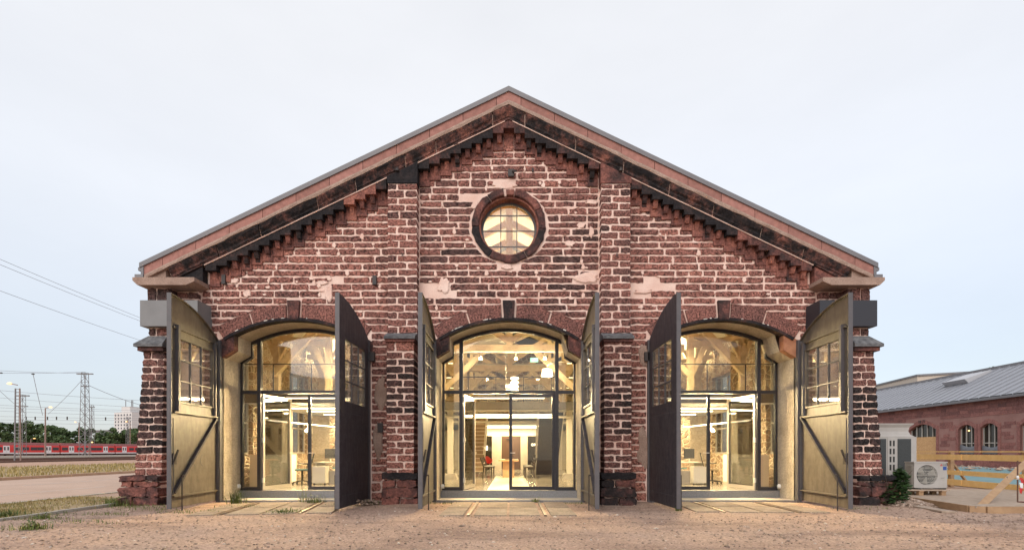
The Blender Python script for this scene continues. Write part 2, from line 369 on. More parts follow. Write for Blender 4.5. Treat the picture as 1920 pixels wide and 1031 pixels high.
# ---- stones
def wob(x, z, s=3.1, k=1.0): return mnoise.noise(Vector((x*s, z*s, k)))
def stone_into(mb, quad, yf, yb, rough=.013, seg=.075, seed=0.0, tone=.4, lump=.012):
    # quad: (xl_bottom, xr_bottom, xr_top, xl_top, z0, z1); irregular outline, front edge pulled in
    xlb, xrb, xrt, xlt, z0, z1 = quad
    cs = [(xlb, z0), (xrb, z0), (xrt, z1), (xlt, z1)]; pts = []
    rc = min(.016, (z1-z0)*.10)
    for i in range(4):
        p = cs[i]; q = cs[(i+1) % 4]; d = math.hypot(q[0]-p[0], q[1]-p[1]); n = max(2, min(10, int(d/seg)+1))
        for j in range(n):
            t = j/n
            x = p[0]+(q[0]-p[0])*t; z = p[1]+(q[1]-p[1])*t
            if j == 0:
                cxm = (xlb+xrb)/2; czm = (z0+z1)/2
                x += rc*.7*(1 if x < cxm else -1)*random.uniform(.3, 1.2); z += rc*.55*(1 if z < czm else -1)*random.uniform(.2, 1.2)
            pts.append((x+random.gauss(0, rough*.45), z+random.gauss(0, rough*.55)))
    n = len(pts); cxm = sum(p[0] for p in pts)/n; czm = sum(p[1] for p in pts)/n
    W = max(.05, (xrb-xlb)/2); H = max(.03, (z1-z0)/2)
    b = [(x, yb, z) for x, z in pts]
    f1 = [(x, yf+.006, z) for x, z in pts]
    f2 = [(x+(cxm-x)/max(abs(cxm-x), 1e-4)*min(.007, abs(cxm-x)*.3), yf-random.uniform(0, lump), z+(czm-z)/max(abs(czm-z), 1e-4)*min(.006, abs(czm-z)*.3)) for x, z in pts]
    mb.tone = max(.02, min(1.2, tone))
    fs = []
    for i in range(n):
        j = (i+1) % n; fs += [(j, i, n+i, n+j), (n+j, n+i, 2*n+i, 2*n+j)]
    fs.append(tuple(range(2*n, 3*n)))
    # flat winding: front faces -Y
    mb.add(b+f1+f2, [tuple(reversed(f)) if len(f) == 4 else f for f in fs])

JO = .0215      # half joint
def obstacle_arch(c):
    def f(z):
        if z < 4.62: return (c-2.05, c+2.05)
        if z < 5.28:
            h = math.sqrt(max(0, 3.865**2-(z-ARC_C)**2)); return (c-max(h, .19), c+max(h, .19))
        if z < 5.38: return (c-.19, c+.19)
        return None
    return f
def obstacle_oc(z):
    d = abs(z-OCZ)
    if d > 1.045: return None
    h = math.sqrt(1.045**2-d*d); return (-h, h)
def obstacle_pil(c, top, hw=.40, hwl=.37):
    def f(z): return (c-(hw if z > 4.3 else hwl), c+(hw if z > 4.3 else hwl)) if z < top else None
    return f
PILC = (-2.79, 2.81)
obs = [obstacle_arch(c) for c in CX]+[obstacle_oc]+[obstacle_pil(c, 9.6) for c in PILC]
stones = []
zc = .0; course = 0
while zc < 9.75:
    h = random.choice((random.uniform(.165, .19), random.uniform(.18, .215)))
    if zc < .6: h = .26
    z0, z1 = zc, zc+h; zm = (z0+z1)/2
    lim = min(8.22, (LINE0-.46-zm)/SLOPE) if z1 > 5.6 else 8.22
    if z1 > 5.6 and lim < .15: break
    iv = []
    for f in obs:
        q = f(zm); a = f(z0); b = f(z1)
        if q is None and a is None and b is None: continue
        q0 = q or a or b
        a = a or q0; b = b or q0
        iv.append((min(a[0], q0[0]) if False else a, b))
    iv.sort(key=lambda t: t[0][0])
    cuts = [((None, -lim), (None, -lim))]
    left = (-lim, -lim)
    segs = []
    for (a, b) in iv:
        segs.append((left, (a[0], b[0]))); left = (a[1], b[1])
    segs.append((left, (lim, lim)))
    for (l, r) in segs:
        x = max(l); xe = min(r)
        if xe-x < .14: continue
        # fill
        xs = [x]; cur = x; stag = random.uniform(.2, .7)
        while xe-cur > .001:
            ln = random.choice([random.uniform(.30, .55), random.uniform(.5, .8), random.uniform(.7, 1.12)])
            if cur == x: ln *= stag+.4
            if xe-cur-ln < .22: ln = xe-cur
            cur += ln; xs.append(cur)
        for i, (p, q) in enumerate(zip(xs, xs[1:])):
            pb = pt = p; qb = qt = q
            if i == 0: pb, pt = l
            if i == len(xs)-2: qb, qt = r
            j = JO*random.choice((random.uniform(.45, .8), random.uniform(.6, 1.1), random.uniform(.9, 1.6)))
            if (min(qb, qt)-max(pb, pt)) < .1: continue
            stones.append((pb+j, qb-j, qt-j, pt+j, z0+JO*random.uniform(.9, 1.35), z1-JO*random.uniform(.9, 1.35)))
    zc += h; course += 1
# mortar-smeared places: drop or shrink some stones there
smear = [(-1.92, 5.62, .42, .35), (2.1, 5.95, .42, .24), (-4.95, 5.72, .45, .42), (3.75, 5.7, .45, .35), (-.12, 8.43, .55, .22), (1.95, 7.35, .3, .14), (1.0, 7.1, .2, .5), (2.0, 7.0, .12, .1), (-.95, 8.0, .3, .2)]
keep = []
for s in stones:
    xm = (s[0]+s[1])/2; zm = (s[4]+s[5])/2; drop = False
    for (sx, sz, rx, rz) in smear:
        if ((xm-sx)/rx)**2+((zm-sz)/rz)**2 < .62 and (s[1]-s[0] < rx*2.2):
            if random.random() < .4: drop = True
            elif s[1]-s[0] > .3:
                half = (s[1]-s[0])*random.uniform(.3, .55); keep.append((s[0], s[0]+half, s[0]+half, s[0], s[4]+.02, s[5]-.02)); drop = True
    if not drop: keep.append(s)
stones = keep
def vis_area(s):
    xm = (s[0]+s[1])/2; zm = (s[4]+s[5])/2; a = (s[1]-s[0])*(s[5]-s[4])
    for c in CX:                       # hidden behind the open steel doors
        for sg in (-1, 1):
            if zm < 4.9 and abs(xm-(c+sg*2.35)) < .35: a *= .3
    return a
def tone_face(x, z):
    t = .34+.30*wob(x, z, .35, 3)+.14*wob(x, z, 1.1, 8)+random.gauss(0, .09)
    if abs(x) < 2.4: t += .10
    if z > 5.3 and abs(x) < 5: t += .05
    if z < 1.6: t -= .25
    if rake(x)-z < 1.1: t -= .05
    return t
order = sorted(range(len(stones)), key=lambda i: -vis_area(stones[i])); big = set(order[:300])
rest = MB()
for i, s in enumerate(stones):
    xm = (s[0]+s[1])/2; zm = (s[4]+s[5])/2
    mb = MB() if i in big else rest
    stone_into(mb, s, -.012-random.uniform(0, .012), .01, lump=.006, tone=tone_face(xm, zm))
    if i in big: mb.build('stone', M['stone'], wallp)
rest.build('small_stones', M['stone'], wallp, kind='stuff')

# patches of smeared mortar
def blob(mb, cx, cz, rx, rz, y, n=44, k=0, th=.02):
    pts = []
    for i in range(n):
        a = 2*PI*i/n; ca, sa = math.cos(a), math.sin(a)
        r = 1+.42*mnoise.noise(Vector((ca*1.5+k, sa*1.5, k*3.3)))+.22*mnoise.noise(Vector((ca*4+k, sa*4, k*1.3)))+.10*mnoise.noise(Vector((ca*11+k, sa*11, k)))
        pts.append((cx+rx*r*ca, cz+rz*r*sa))
    mb.add([(x, y+th, z) for x, z in pts]+[(cx+(x-cx)*.86, y+.003*math.sin(i*2.1), cz+(z-cz)*.82) for i, (x, z) in enumerate(pts)], [tuple(range(n, 2*n))]+[((i+1) % n, i, n+i, n+(i+1) % n)[::-1] for i in range(n)])
sm = MB()
for k in range(430):
    s_ = random.choice(stones); c_ = random.random()
    if c_ < .55: x, z, rx, rz = random.uniform(s_[0], s_[1]), s_[5]+.01, random.uniform(.06, .28), random.uniform(.02, .038)
    elif c_ < .9: x, z, rx, rz = s_[1]+.02, random.uniform(s_[4], s_[5]), random.uniform(.025, .06), random.uniform(.05, .10)
    else: x, z, rx, rz = random.uniform(s_[0], s_[1]), random.uniform(s_[4], s_[5]), random.uniform(.03, .08), random.uniform(.02, .05)
    if (x*x+(z-OCZ)**2) < 1.2 or rake(abs(x)+rx)-z < .8 or any(abs(x-c) < 2.2+rx and z < 4.8 for c in CX) or any(abs(x-c) < .42+rx for c in PILC) or any(abs(x-c) < 2 and 1 < (z-ARC_C)/3.9 for c in ()) : continue
    if any(math.hypot(x-c, z-ARC_C) < 4.0+rx and abs(x-c) < 2.3 for c in CX): continue
    blob(sm, x, z, rx, rz, -.032, 18, k*.77, .03)
sm.build('mortar_smears', M['mortar'], wallp, kind='stuff')
for k, (sx, sz, rx, rz) in enumerate([(2.1, 5.97, .36, .13), (-1.75, 5.75, .16, .2), (-.1, 8.45, .34, .09), (1.93, 7.38, .11, .09), (2.2, 7.2, .07, .15), (-4.82, 5.55, .10, .22), (-5.0, 5.85, .17, .06), (1.62, 6.9, .13, .08), (2.22, 8.0, .16, .06), (-.05, 6.27, .18, .07), (-.9, 7.9, .12, .1), (3.6, 5.62, .22, .07), (-7.35, 5.9, .12, .07), (-7.0, 5.55, .1, .1)]):
    mb = MB(); blob(mb, sx, sz, rx, rz, -.036, k=k*1.7); mb.build('mortar_patch', M['mortar'], wallp)
for k, (sx, sz, rx, rz) in enumerate([(-3.42, 2.9, .17, .45), (3.62, 3.9, .14, .3), (3.6, 1.4, .15, .5), (-3.5, 1.6, .12, .5)]):
    mb = MB(); blob(mb, sx, sz, rx, rz, -.045, k=k*2.3+9); mb.build('render_patch', M['beige'], wallp)

# ---- arches: voussoirs, keystone, springers, soffit, jambs
for ci, c in enumerate(CX):
    ar = empty('door_arch', (0, 0, 0), 0, shed)
    def vous(a0, a1, r0, r1, yf, tone, name='voussoir'):
        mb = MB(); mb.tone = tone; n = 6; vs_ = []; rj = lambda: random.gauss(0, .008)
        for y, k in ((.02, 0), (yf+.015, 0), (yf, .014)):
            for i in range(n+1):
                a = a0+(a1-a0)*i/n; a_ = a+(k/3.6)*(1 if i == 0 else -1 if i == n else 0)
                vs_.append((c+(r0+k)*math.sin(a_), y, ARC_C+(r0+k)*math.cos(a_)))
            for i in range(n, -1, -1):
                a = a0+(a1-a0)*i/n; a_ = a+(k/3.6)*(1 if i == 0 else -1 if i == n else 0); rr = r1-k+rj()
                vs_.append((c+rr*math.sin(a_), y, ARC_C+rr*math.cos(a_)))
        q = 2*(n+1); fs = [tuple(range(2*q, 3*q))]
        for L_ in (0, 1): fs += [(L_*q+i, L_*q+(i+1) % q, (L_+1)*q+(i+1) % q, (L_+1)*q+i) for i in range(q)]
        mb.add(vs_, fs); mb.build(name, M['stone'], ar)
    kt = .036
    for sg in (-1, 1):
        e = [kt+.012, random.uniform(.27, .33), .572]
        if ci == 1: e = [kt+.012, .30, .572]
        for a, b in zip(e, e[1:]): vous(*sorted((sg*(a+.006), sg*(b-.006))), ARC_R+.02, ARC_R+random.uniform(.36, .40), -.045, random.uniform(.32, .55))
    mb = MB(); mb.tone = .55 if ci != 1 else .8
    mb.prism([(c-.13, 4.86), (c+.13, 4.86), (c+.165, 5.36), (c-.165, 5.36)], -.09, .03); mb.build('keystone', M['dressed'], ar)
    # moulded drip edge of the arch, weathered dark
    mb = MB(); mb.tone = .85; mb.arcbar(c, ARC_C, ARC_R-.05, ARC_R+.025, -.56, .56, -.075, .16, 22); mb.build('arch_moulding', M['dressed'], ar)
    ch = MB()
    for k in range(34):
        a = -.50+1.0*k/33+random.gauss(0, .012); ln_ = random.uniform(.003, .014)
        if mnoise.noise(Vector((a*9, ci*3.0, 1))) > .05+random.uniform(-.15, .25): ch.arcbar(c, ARC_C, ARC_R+.012, ARC_R+.012+random.uniform(.010, .022), a-ln_, a+ln_, -.083, -.06, 2)
    ch.build('chipped_limewash', M['white'], ar, kind='stuff')
    # springer blocks jutting into the opening
    for sg in (-1, 1):
        mb = MB(); mb.tone = random.uniform(.5, .7)
        P = [(1.945, 3.84), (1.60, 4.05), (1.60, 4.46), (1.80, 4.40), (2.10, 4.26), (2.10, 3.84)]
        P = [(c+sg*x, z) for x, z in P]
        if sg < 0: P = P[::-1]
        mb.prism(P, -.04, .17)
        o = mb.build('springer', M['dressed'] if not (ci == 2 and sg > 0) else M['freshstone'], ar)
        if ci == 2 and sg > 0: o['label'] = 'broken springer stone with fresh orange faces'
    # rough soffit and jambs, 0.17..0.85 deep
    mb = MB(); n = 24; prof = [(-1.93, 0)]+[(-1.93, 3.85), (-1.60, 4.05)]+[(-1.6+3.2*i/n, soffit(-1.6+3.2*i/n)) for i in range(n+1)]+[(1.6, 4.05), (1.93, 3.85), (1.93, 0)]
    for (xa, za), (xb, zb) in zip(prof, prof[1:]):
        for y0, y1 in ((.0 if abs(za-zb) > 3 else .16, .5), (.5, .95)):
            j0 = .012*math.sin(7*y0+xa*5) if y0 > .2 else 0
            mb.add([(c+xa, y0, za), (c+xb, y0, zb), (c+xb, y1, zb), (c+xa, y1, za)], [(3, 2, 1, 0)])
    mb.build('reveal', M['reveal'], ar)
    for sg in (-1, 1):
        mb = MB(); x = c+sg*1.985
        mb.box(x-.055, x+.055, -.12, .05, 0, 4.3); mb.build('hinge_post', M['leaf_edge'], ar)
    # threshold: checker-plate riser and landing
    mb = MB(); mb.box(c-1.925, c+1.925, .74, .95, 0, .235); mb.build('checker_riser', M['checker'], ar)
    mb = MB(); mb.box(c-1.99, c+1.99, -.06, .737, -.05, .035); mb.build('landing_step', M['concrete'], ar)
    mb = MB(); mb.box(c-2.0, c+2.0, -.075, -.062, -.04, .045); mb.build('step_edge', M['checker'], ar)

# ---- steel glazed screens
def screen(c, open_side):
    sc = empty('glazed_screen', (0, 0, 0), 0, shed); Y0, Y1 = .80, .90; W = 1.9; mx_ = 1.36
    def bar(x0, x1, z0, z1, nm, y0=Y0, y1=Y1): MB().box(c+x0, c+x1, y0, y1, z0, z1).build(nm, M['frame'], sc)
    zt = 3.03
    for sg in (-1, 1):
        bar(sg*W, sg*(W-.06), .24, 3.86, 'jamb_frame')
        zm = soffit(mx_)-.02
        bar(sg*(mx_-.05), sg*(mx_+.05), .24, zm, 'mullion', Y0-.03, Y1)
        bar(sg*(mx_+.05), sg*(W-.06), zt-.045, zt+.045, 'transom'); bar(sg*(mx_+.05), sg*(W-.06), .24, .33, 'bottom_rail')
    bar(-(mx_-.05), mx_-.05, zt-.045, zt+.045, 'transom')
    n = 20; mb = MB(); a = math.asin(1.6/ARC_R); mb.arcbar(c, 4.83-ARC_R, ARC_R-.09, ARC_R+.0, -a, a, Y0-.01, Y1, n); mb.build('arch_frame', M['frame'], sc)
    for sg in (-1, 1):
        mb = MB(); mb.bar((c+sg*1.6, (Y0+Y1)/2, 4.42), (c+sg*1.6, (Y0+Y1)/2, 4.03), .06, .1); mb.bar((c+sg*1.58, (Y0+Y1)/2, 4.03), (c+sg*1.9, (Y0+Y1)/2, 3.83), .1, .06, (0, 0, 1)); mb.build('step_frame', M['frame'], sc)
    yg = .85
    def pane(poly): MB().prism([(c+x, z) for x, z in poly], yg-.004, yg+.004).build('pane', M['glass'], sc)
    k = 14; xr = mx_-.05
    pane([(-xr, zt+.045), (xr, zt+.045)]+[(xr-2*xr*i/k, soffit(xr-2*xr*i/k)-.05) for i in range(k+1)])
    for sg in (-1, 1):
        xa, xb = sg*(mx_+.05), sg*(W-.06)
        P = [(xa, zt+.045), (xb, zt+.045), (xb, 3.84), (sg*1.63, 4.0), (sg*1.63, 4.38), (xa, soffit(mx_+.05)-.06)]
        pane(P if sg > 0 else P[::-1])
        P = [(xa, .33), (xb, .33), (xb, zt-.045), (xa, zt-.045)]; pane(P if sg > 0 else P[::-1])
    # door leaves (children meshes in the leaf's own frame)
    H0, H1, LW = .25, zt-.05, mx_-.05
    def door(sg, ang):
        d = empty('glass_door', (c+sg*(-LW), .86, 0), 0, shed)
        d.rotation_euler = (0, 0, -sg*R(ang) if False else sg*R(ang))
        t = .085; s = sg
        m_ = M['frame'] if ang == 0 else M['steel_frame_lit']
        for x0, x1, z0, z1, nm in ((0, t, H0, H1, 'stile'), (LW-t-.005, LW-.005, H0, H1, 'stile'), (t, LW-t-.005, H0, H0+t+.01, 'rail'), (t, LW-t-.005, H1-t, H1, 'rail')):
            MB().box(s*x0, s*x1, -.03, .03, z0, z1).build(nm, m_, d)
        MB().box(s*t, s*(LW-t-.005), -.006, .006, H0+t+.01, H1-t).build('pane', M['glass'], d)
        hm = MB(); xh = s*(LW-.045)
        for q in (-1, 1): hm.tube([(xh, q*.03, 1.3), (xh, q*.075, 1.3), (xh-s*.13, q*.075, 1.3)], .012, 6)
        hm.build('handle', M['steel_white'], d)
        if ang:
            for z in (.45, 1.6, 2.75):
                h = MB(); h.box(-.02, .02, -.06, .02, z, z+.14); h.build('hinge', M['steel_white'], d)
        return d
    # sg=+1: hinged at the left mullion
    door(1, 80 if open_side == 'l' else 0); door(-1, 80 if open_side == 'r' else 0)
M['steel_frame_lit'] = mat('lit_door_frame', (.34, .31, .27), .4)  # open leaves: light falling on the dark frame is put into this colour
screen(CX[0], 'l'); screen(CX[1], 'l'); screen(CX[2], 'r')
# small white floodlight caps at the screen feet
for x, nm in ((CX[0]-1.9, 0), (CX[1]-1.88, 0), (CX[2]+1.9, 0)):
    MB().lathe([(0, 0), (.05, 0), (.055, .08), (.03, .12), (0, .12)], (x, .72, .30), 10).build('junction_box', M['white'], shed, True)

# ---- six steel door leaves
LEAF_R = 3.49
def leaf_top(u): return 4.91-(LEAF_R-math.sqrt(LEAF_R**2-(2.0-u)**2))
def steel_leaf(hx, sg, ang, bottom=.05):
    d = empty('steel_door', (hx, -.10, 0), 0, shed); d.rotation_euler = (0, 0, -sg*R(ang))
    s = sg
    U = 1.98; A0, A1, B0, B1 = .28, 1.62, 2.50, 3.95
    def sheet(poly, nm):
        for y0, y1, m_, n2 in ((-.012, 0, M['leaf_out'], nm+'_outside'), (.0005, .012, M['leaf_in'], nm)):
            P = [(s*u, z) for u, z in poly]
            if s < 0: P = P[::-1]
            MB().prism(P, y0, y1).build(n2, m_, d)
    k = 14
    sheet([(0, bottom), (U, bottom), (U, B0), (0, B0)], 'lower_panel')
    sheet([(0, B0), (A0, B0), (A0, B1), (0, B1)], 'side_panel'); sheet([(A1, B0), (U, B0), (U, B1), (A1, B1)], 'side_panel')
    sheet([(0, B1), (U, B1)]+[(U-U*i/k, leaf_top(U-U*i/k)) for i in range(k+1)], 'arched_panel')
    def b(u0, u1, z0, z1, nm, y0=.012, y1=.05, m_=None): MB().box(s*u0, s*u1, y0, y1, z0, z1).build(nm, m_ or M['leaf_in'], d)
    # edge angles, seen end-on, and the arched angle
    b(U, U+.014, bottom-.0, leaf_top(U), 'edge_angle', -.025, .075, M['leaf_edge']); b(0, .05, bottom, 4.25, 'edge_angle', .012, .075, M['leaf_edge'])
    b(U-.10, U-.001, bottom, leaf_top(U-.1)-.02, 'edge_flat', .013, .03, M['leaf_in'])
    mb = MB()
    for i in range(k):
        u0, u1 = U*i/k, U*(i+1)/k
        mb.bar((s*u0, .04, leaf_top(u0)-.012), (s*u1, .04, leaf_top(u1)-.012), .06, .022)
    mb.build('arched_angle', M['leaf_in'], d)
    # window: frame, glazing bars, nine panes
    for z in (B0-.04, B1): b(A0-.05, A1+.05, z, z+.04, 'window_frame', .013, .055)
    for u in (A0-.05, A1+.01): b(u, u+.04, B0, B1, 'window_frame', .013, .055)
    w3 = (A1-A0)/3; h3 = (B1-B0)/3
    for i in (1, 2):
        b(A0+i*w3-.014, A0+i*w3+.014, B0, B1, 'glazing_bar', -.008, .03, M['leaf_edge']); b(A0, A1, B0+i*h3-.014, B0+i*h3+.014, 'glazing_bar', -.009, .026, M['leaf_edge'])
    for i in range(3):
        for j in range(3): b(A0+i*w3, A0+(i+1)*w3, B0+j*h3, B0+(j+1)*h3, 'pane', .004, .009, M['oldglass'])
    # dark vertical angles beside the window, rails, diagonal brace
    b(A1+.075, A1+.15, 2.26, 4.25, 'upright_angle', .013, .10, M['leaf_edge']); b(A0-.13, A0-.07, 2.26, 4.18, 'upright_angle', .013, .09, M['leaf_edge'])
    b(.05, U-.1, 4.16, 4.20, 'cross_rail', .0135, .06); b(.05, U-.1, 2.22, 2.258, 'cross_rail', .0135, .085); b(.05, U-.1, .30, .335, 'cross_rail', .0135, .07)
    MB().bar((s*.10, .05, 2.21), (s*(U-.12), .05, .40), .055, .075, (0, 1, 0)).build('diagonal_brace', M['leaf_out'], d)
    rv = MB()
    for i in range(26):
        z = .15+i*.155
        for u in (.025, U-.05):
            if z < leaf_top(u)-.1: rv.box(s*u-.008, s*u+.008, -.02, -.0121, z, z+.016); rv.box(s*u-.008, s*u+.008, .03, .082 if u < .1 else .036, z, z+.016)
    for i in range(12):
        for z in (2.235, .315): rv.box(s*(.12+i*.15)-.008, s*(.12+i*.15)+.008, -.02, -.0121, z, z+.016)
    rv.build('rivets', M['leaf_edge'], d, kind='stuff')
    if hx < -7:
        for k_, u in enumerate((.62, .92)):
            a_ = MB(); a_.arcbar(u, 1.12, .135, .15, .25, PI-.25, .0125, .016, 10); a_.build('scratch_arc', M['leaf_edge'], d)
    # lock bar and drop bolt
    MB().tube([(s*(U-.06), .07, .35), (s*(U-.06), .07, 2.1)], .012, 6).build('lock_rod', M['leaf_edge'], d)
    lk = MB(); lk.box(s*(U-.2), s*(U-.08), .03, .06, 1.05, 1.3); lk.bar((s*(U-.06), .08, 1.1), (s*(U-.16), .12, 1.38), .03); lk.build('latch', M['iron'], d)
    MB().tube([(s*(U-.30), .10, .78), (s*(U-.30), .16, .80), (s*(U-.22), .17, .80), (s*(U-.22), .17, -.02)], .014, 6).build('drop_bolt', M['iron'], d)
    for z in (.6, 2.3, 3.9): MB().tube([(0, .03, z), (0, .03, z+.16)], .03, 8).build('hinge', M['iron'], d)
    return d
steel_leaf(-7.77, 1, 86.5); steel_leaf(-3.73, -1, 87.5)
steel_leaf(-2.0, 1, 90); steel_leaf(1.99, -1, 91)
steel_leaf(3.74, 1, 88); steel_leaf(7.79, -1, 88)

# ---- pilasters
def pilaster(c, top_tone, darkz):
    pl = empty('pilaster', (0, 0, 0), 0, shed)
    def column(x0, x1, yf, z0, z1, hcourse, name):
        MB().box(x0+.010, x1-.010, yf+.012, .0, z0, z1).build('mortar_core', M['mortar'], pl)
        z = z0; k = 0
        while z < z1-.05:
            h = hcourse*random.uniform(.94, 1.06)
            if z1-z-h < .1: h = z1-z
            sp = (.62 if k % 2 else .36)+random.uniform(-.05, .05); xm = x0+(x1-x0)*sp
            for a, b in ((x0, xm), (xm, x1)):
                q = (a+(.0 if a == x0 else .022), b-(.0 if b == x1 else .022), b-(.0 if b == x1 else .022), a+(0 if a == x0 else .022), z+.020*random.uniform(.6, 1.4), z+h-.020*random.uniform(.6, 1.4))
                t = .45+random.gauss(0, .13)
                if darkz[0] < z < darkz[1]: t = random.uniform(.7, .95)
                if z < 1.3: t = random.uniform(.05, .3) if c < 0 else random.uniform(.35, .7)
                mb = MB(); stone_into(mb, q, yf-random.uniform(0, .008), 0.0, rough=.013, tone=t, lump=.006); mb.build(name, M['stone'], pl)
            z += h; k += 1
    column(c-.385, c+.385, -.28, 4.42, 8.35, .188, 'pilaster_stone')
    column(c-.355, c+.355, -.52, .72, 4.17, .178, 'pilaster_stone')
    # stepped plinth
    z = -.06
    for i, (h, ov) in enumerate(((.22, .10), (.26, .09), (.20, .07), (.19, .09))):
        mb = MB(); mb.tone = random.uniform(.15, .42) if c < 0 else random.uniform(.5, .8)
        if i == 3: mb.tone += .5
        sp = random.uniform(-.1, .1) if i in (0, 2) else None
        y = -.52-ov
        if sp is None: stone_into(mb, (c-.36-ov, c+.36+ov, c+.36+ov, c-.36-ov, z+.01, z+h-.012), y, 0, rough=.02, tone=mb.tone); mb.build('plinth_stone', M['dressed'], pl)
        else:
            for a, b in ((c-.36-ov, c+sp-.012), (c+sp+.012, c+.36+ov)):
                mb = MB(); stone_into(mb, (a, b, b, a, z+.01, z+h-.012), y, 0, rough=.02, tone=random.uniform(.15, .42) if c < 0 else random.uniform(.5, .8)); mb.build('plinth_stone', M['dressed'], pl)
        z += h
    MB().box(c-.34, c+.34, -.5, 0, -.06, .8).build('plinth_core', M['mortar'], pl)
    # weathered cap with sloped top
    mb = MB(); mb.tone = .95 if c > 0 else .8
    mb.add([(c-.40, -.62, 4.22), (c+.40, -.62, 4.22), (c+.40, 0, 4.22), (c-.40, 0, 4.22), (c-.40, -.62, 4.28), (c+.40, -.62, 4.28), (c+.40, -.27, 4.44), (c-.40, -.27, 4.44), (c+.40, 0, 4.44), (c-.40, 0, 4.44)],
           [(3, 2, 1, 0), (0, 1, 5, 4), (4, 5, 6, 7), (1, 2, 8, 6, 5), (3, 0, 4, 7, 9), (7, 6, 8, 9), (2, 3, 9, 8)])
    mb.build('pilaster_cap', M['capgrey'], pl)
    mb = MB(); mb.tone = .4; mb.prism([(c-.37, 4.15), (c+.37, 4.15), (c+.40, 4.222), (c-.40, 4.222)], -.58, 0); mb.build('cap_moulding', M['dressed'], pl)
    # carved block at the head of the pilaster, cut to the roof slope
    s = 1 if c > 0 else -1
    xi, xo = (c-.40*s, c+.40*s)
    mb = MB(); mb.tone = top_tone; P = [(xi, 8.36), (xo, 8.36), (xo, rake(xo)-.01), (xi, rake(xi)-.01)]
    if s < 0: P = P[::-1]
    mb.prism(P, -.30, 0); ob = mb.build('head_block', M['dressed'], pl)
    text('iron_letter', 'E', .12, (c+.02, -.335, 6.46), (R(90), 0, 0), M['iron'], pl, .012)
    MB().lathe([(0, 0), (.05, 0), (.05, .05), (.02, .06), (.02, .1), (0, .1)], (c+.12*s, -.33, 8.65), 8).build('iron_stud', M['iron'], pl)
M['capgrey'] = mat('weathered_grey_stone', (.06, .06, .066), .8, (.17, .17, .175), 9, bump=.4, bscale=30)
pilaster(PILC[0], 1.05, (2.3, 3.6)); pilaster(PILC[1], .42, (1.7, 3.5))

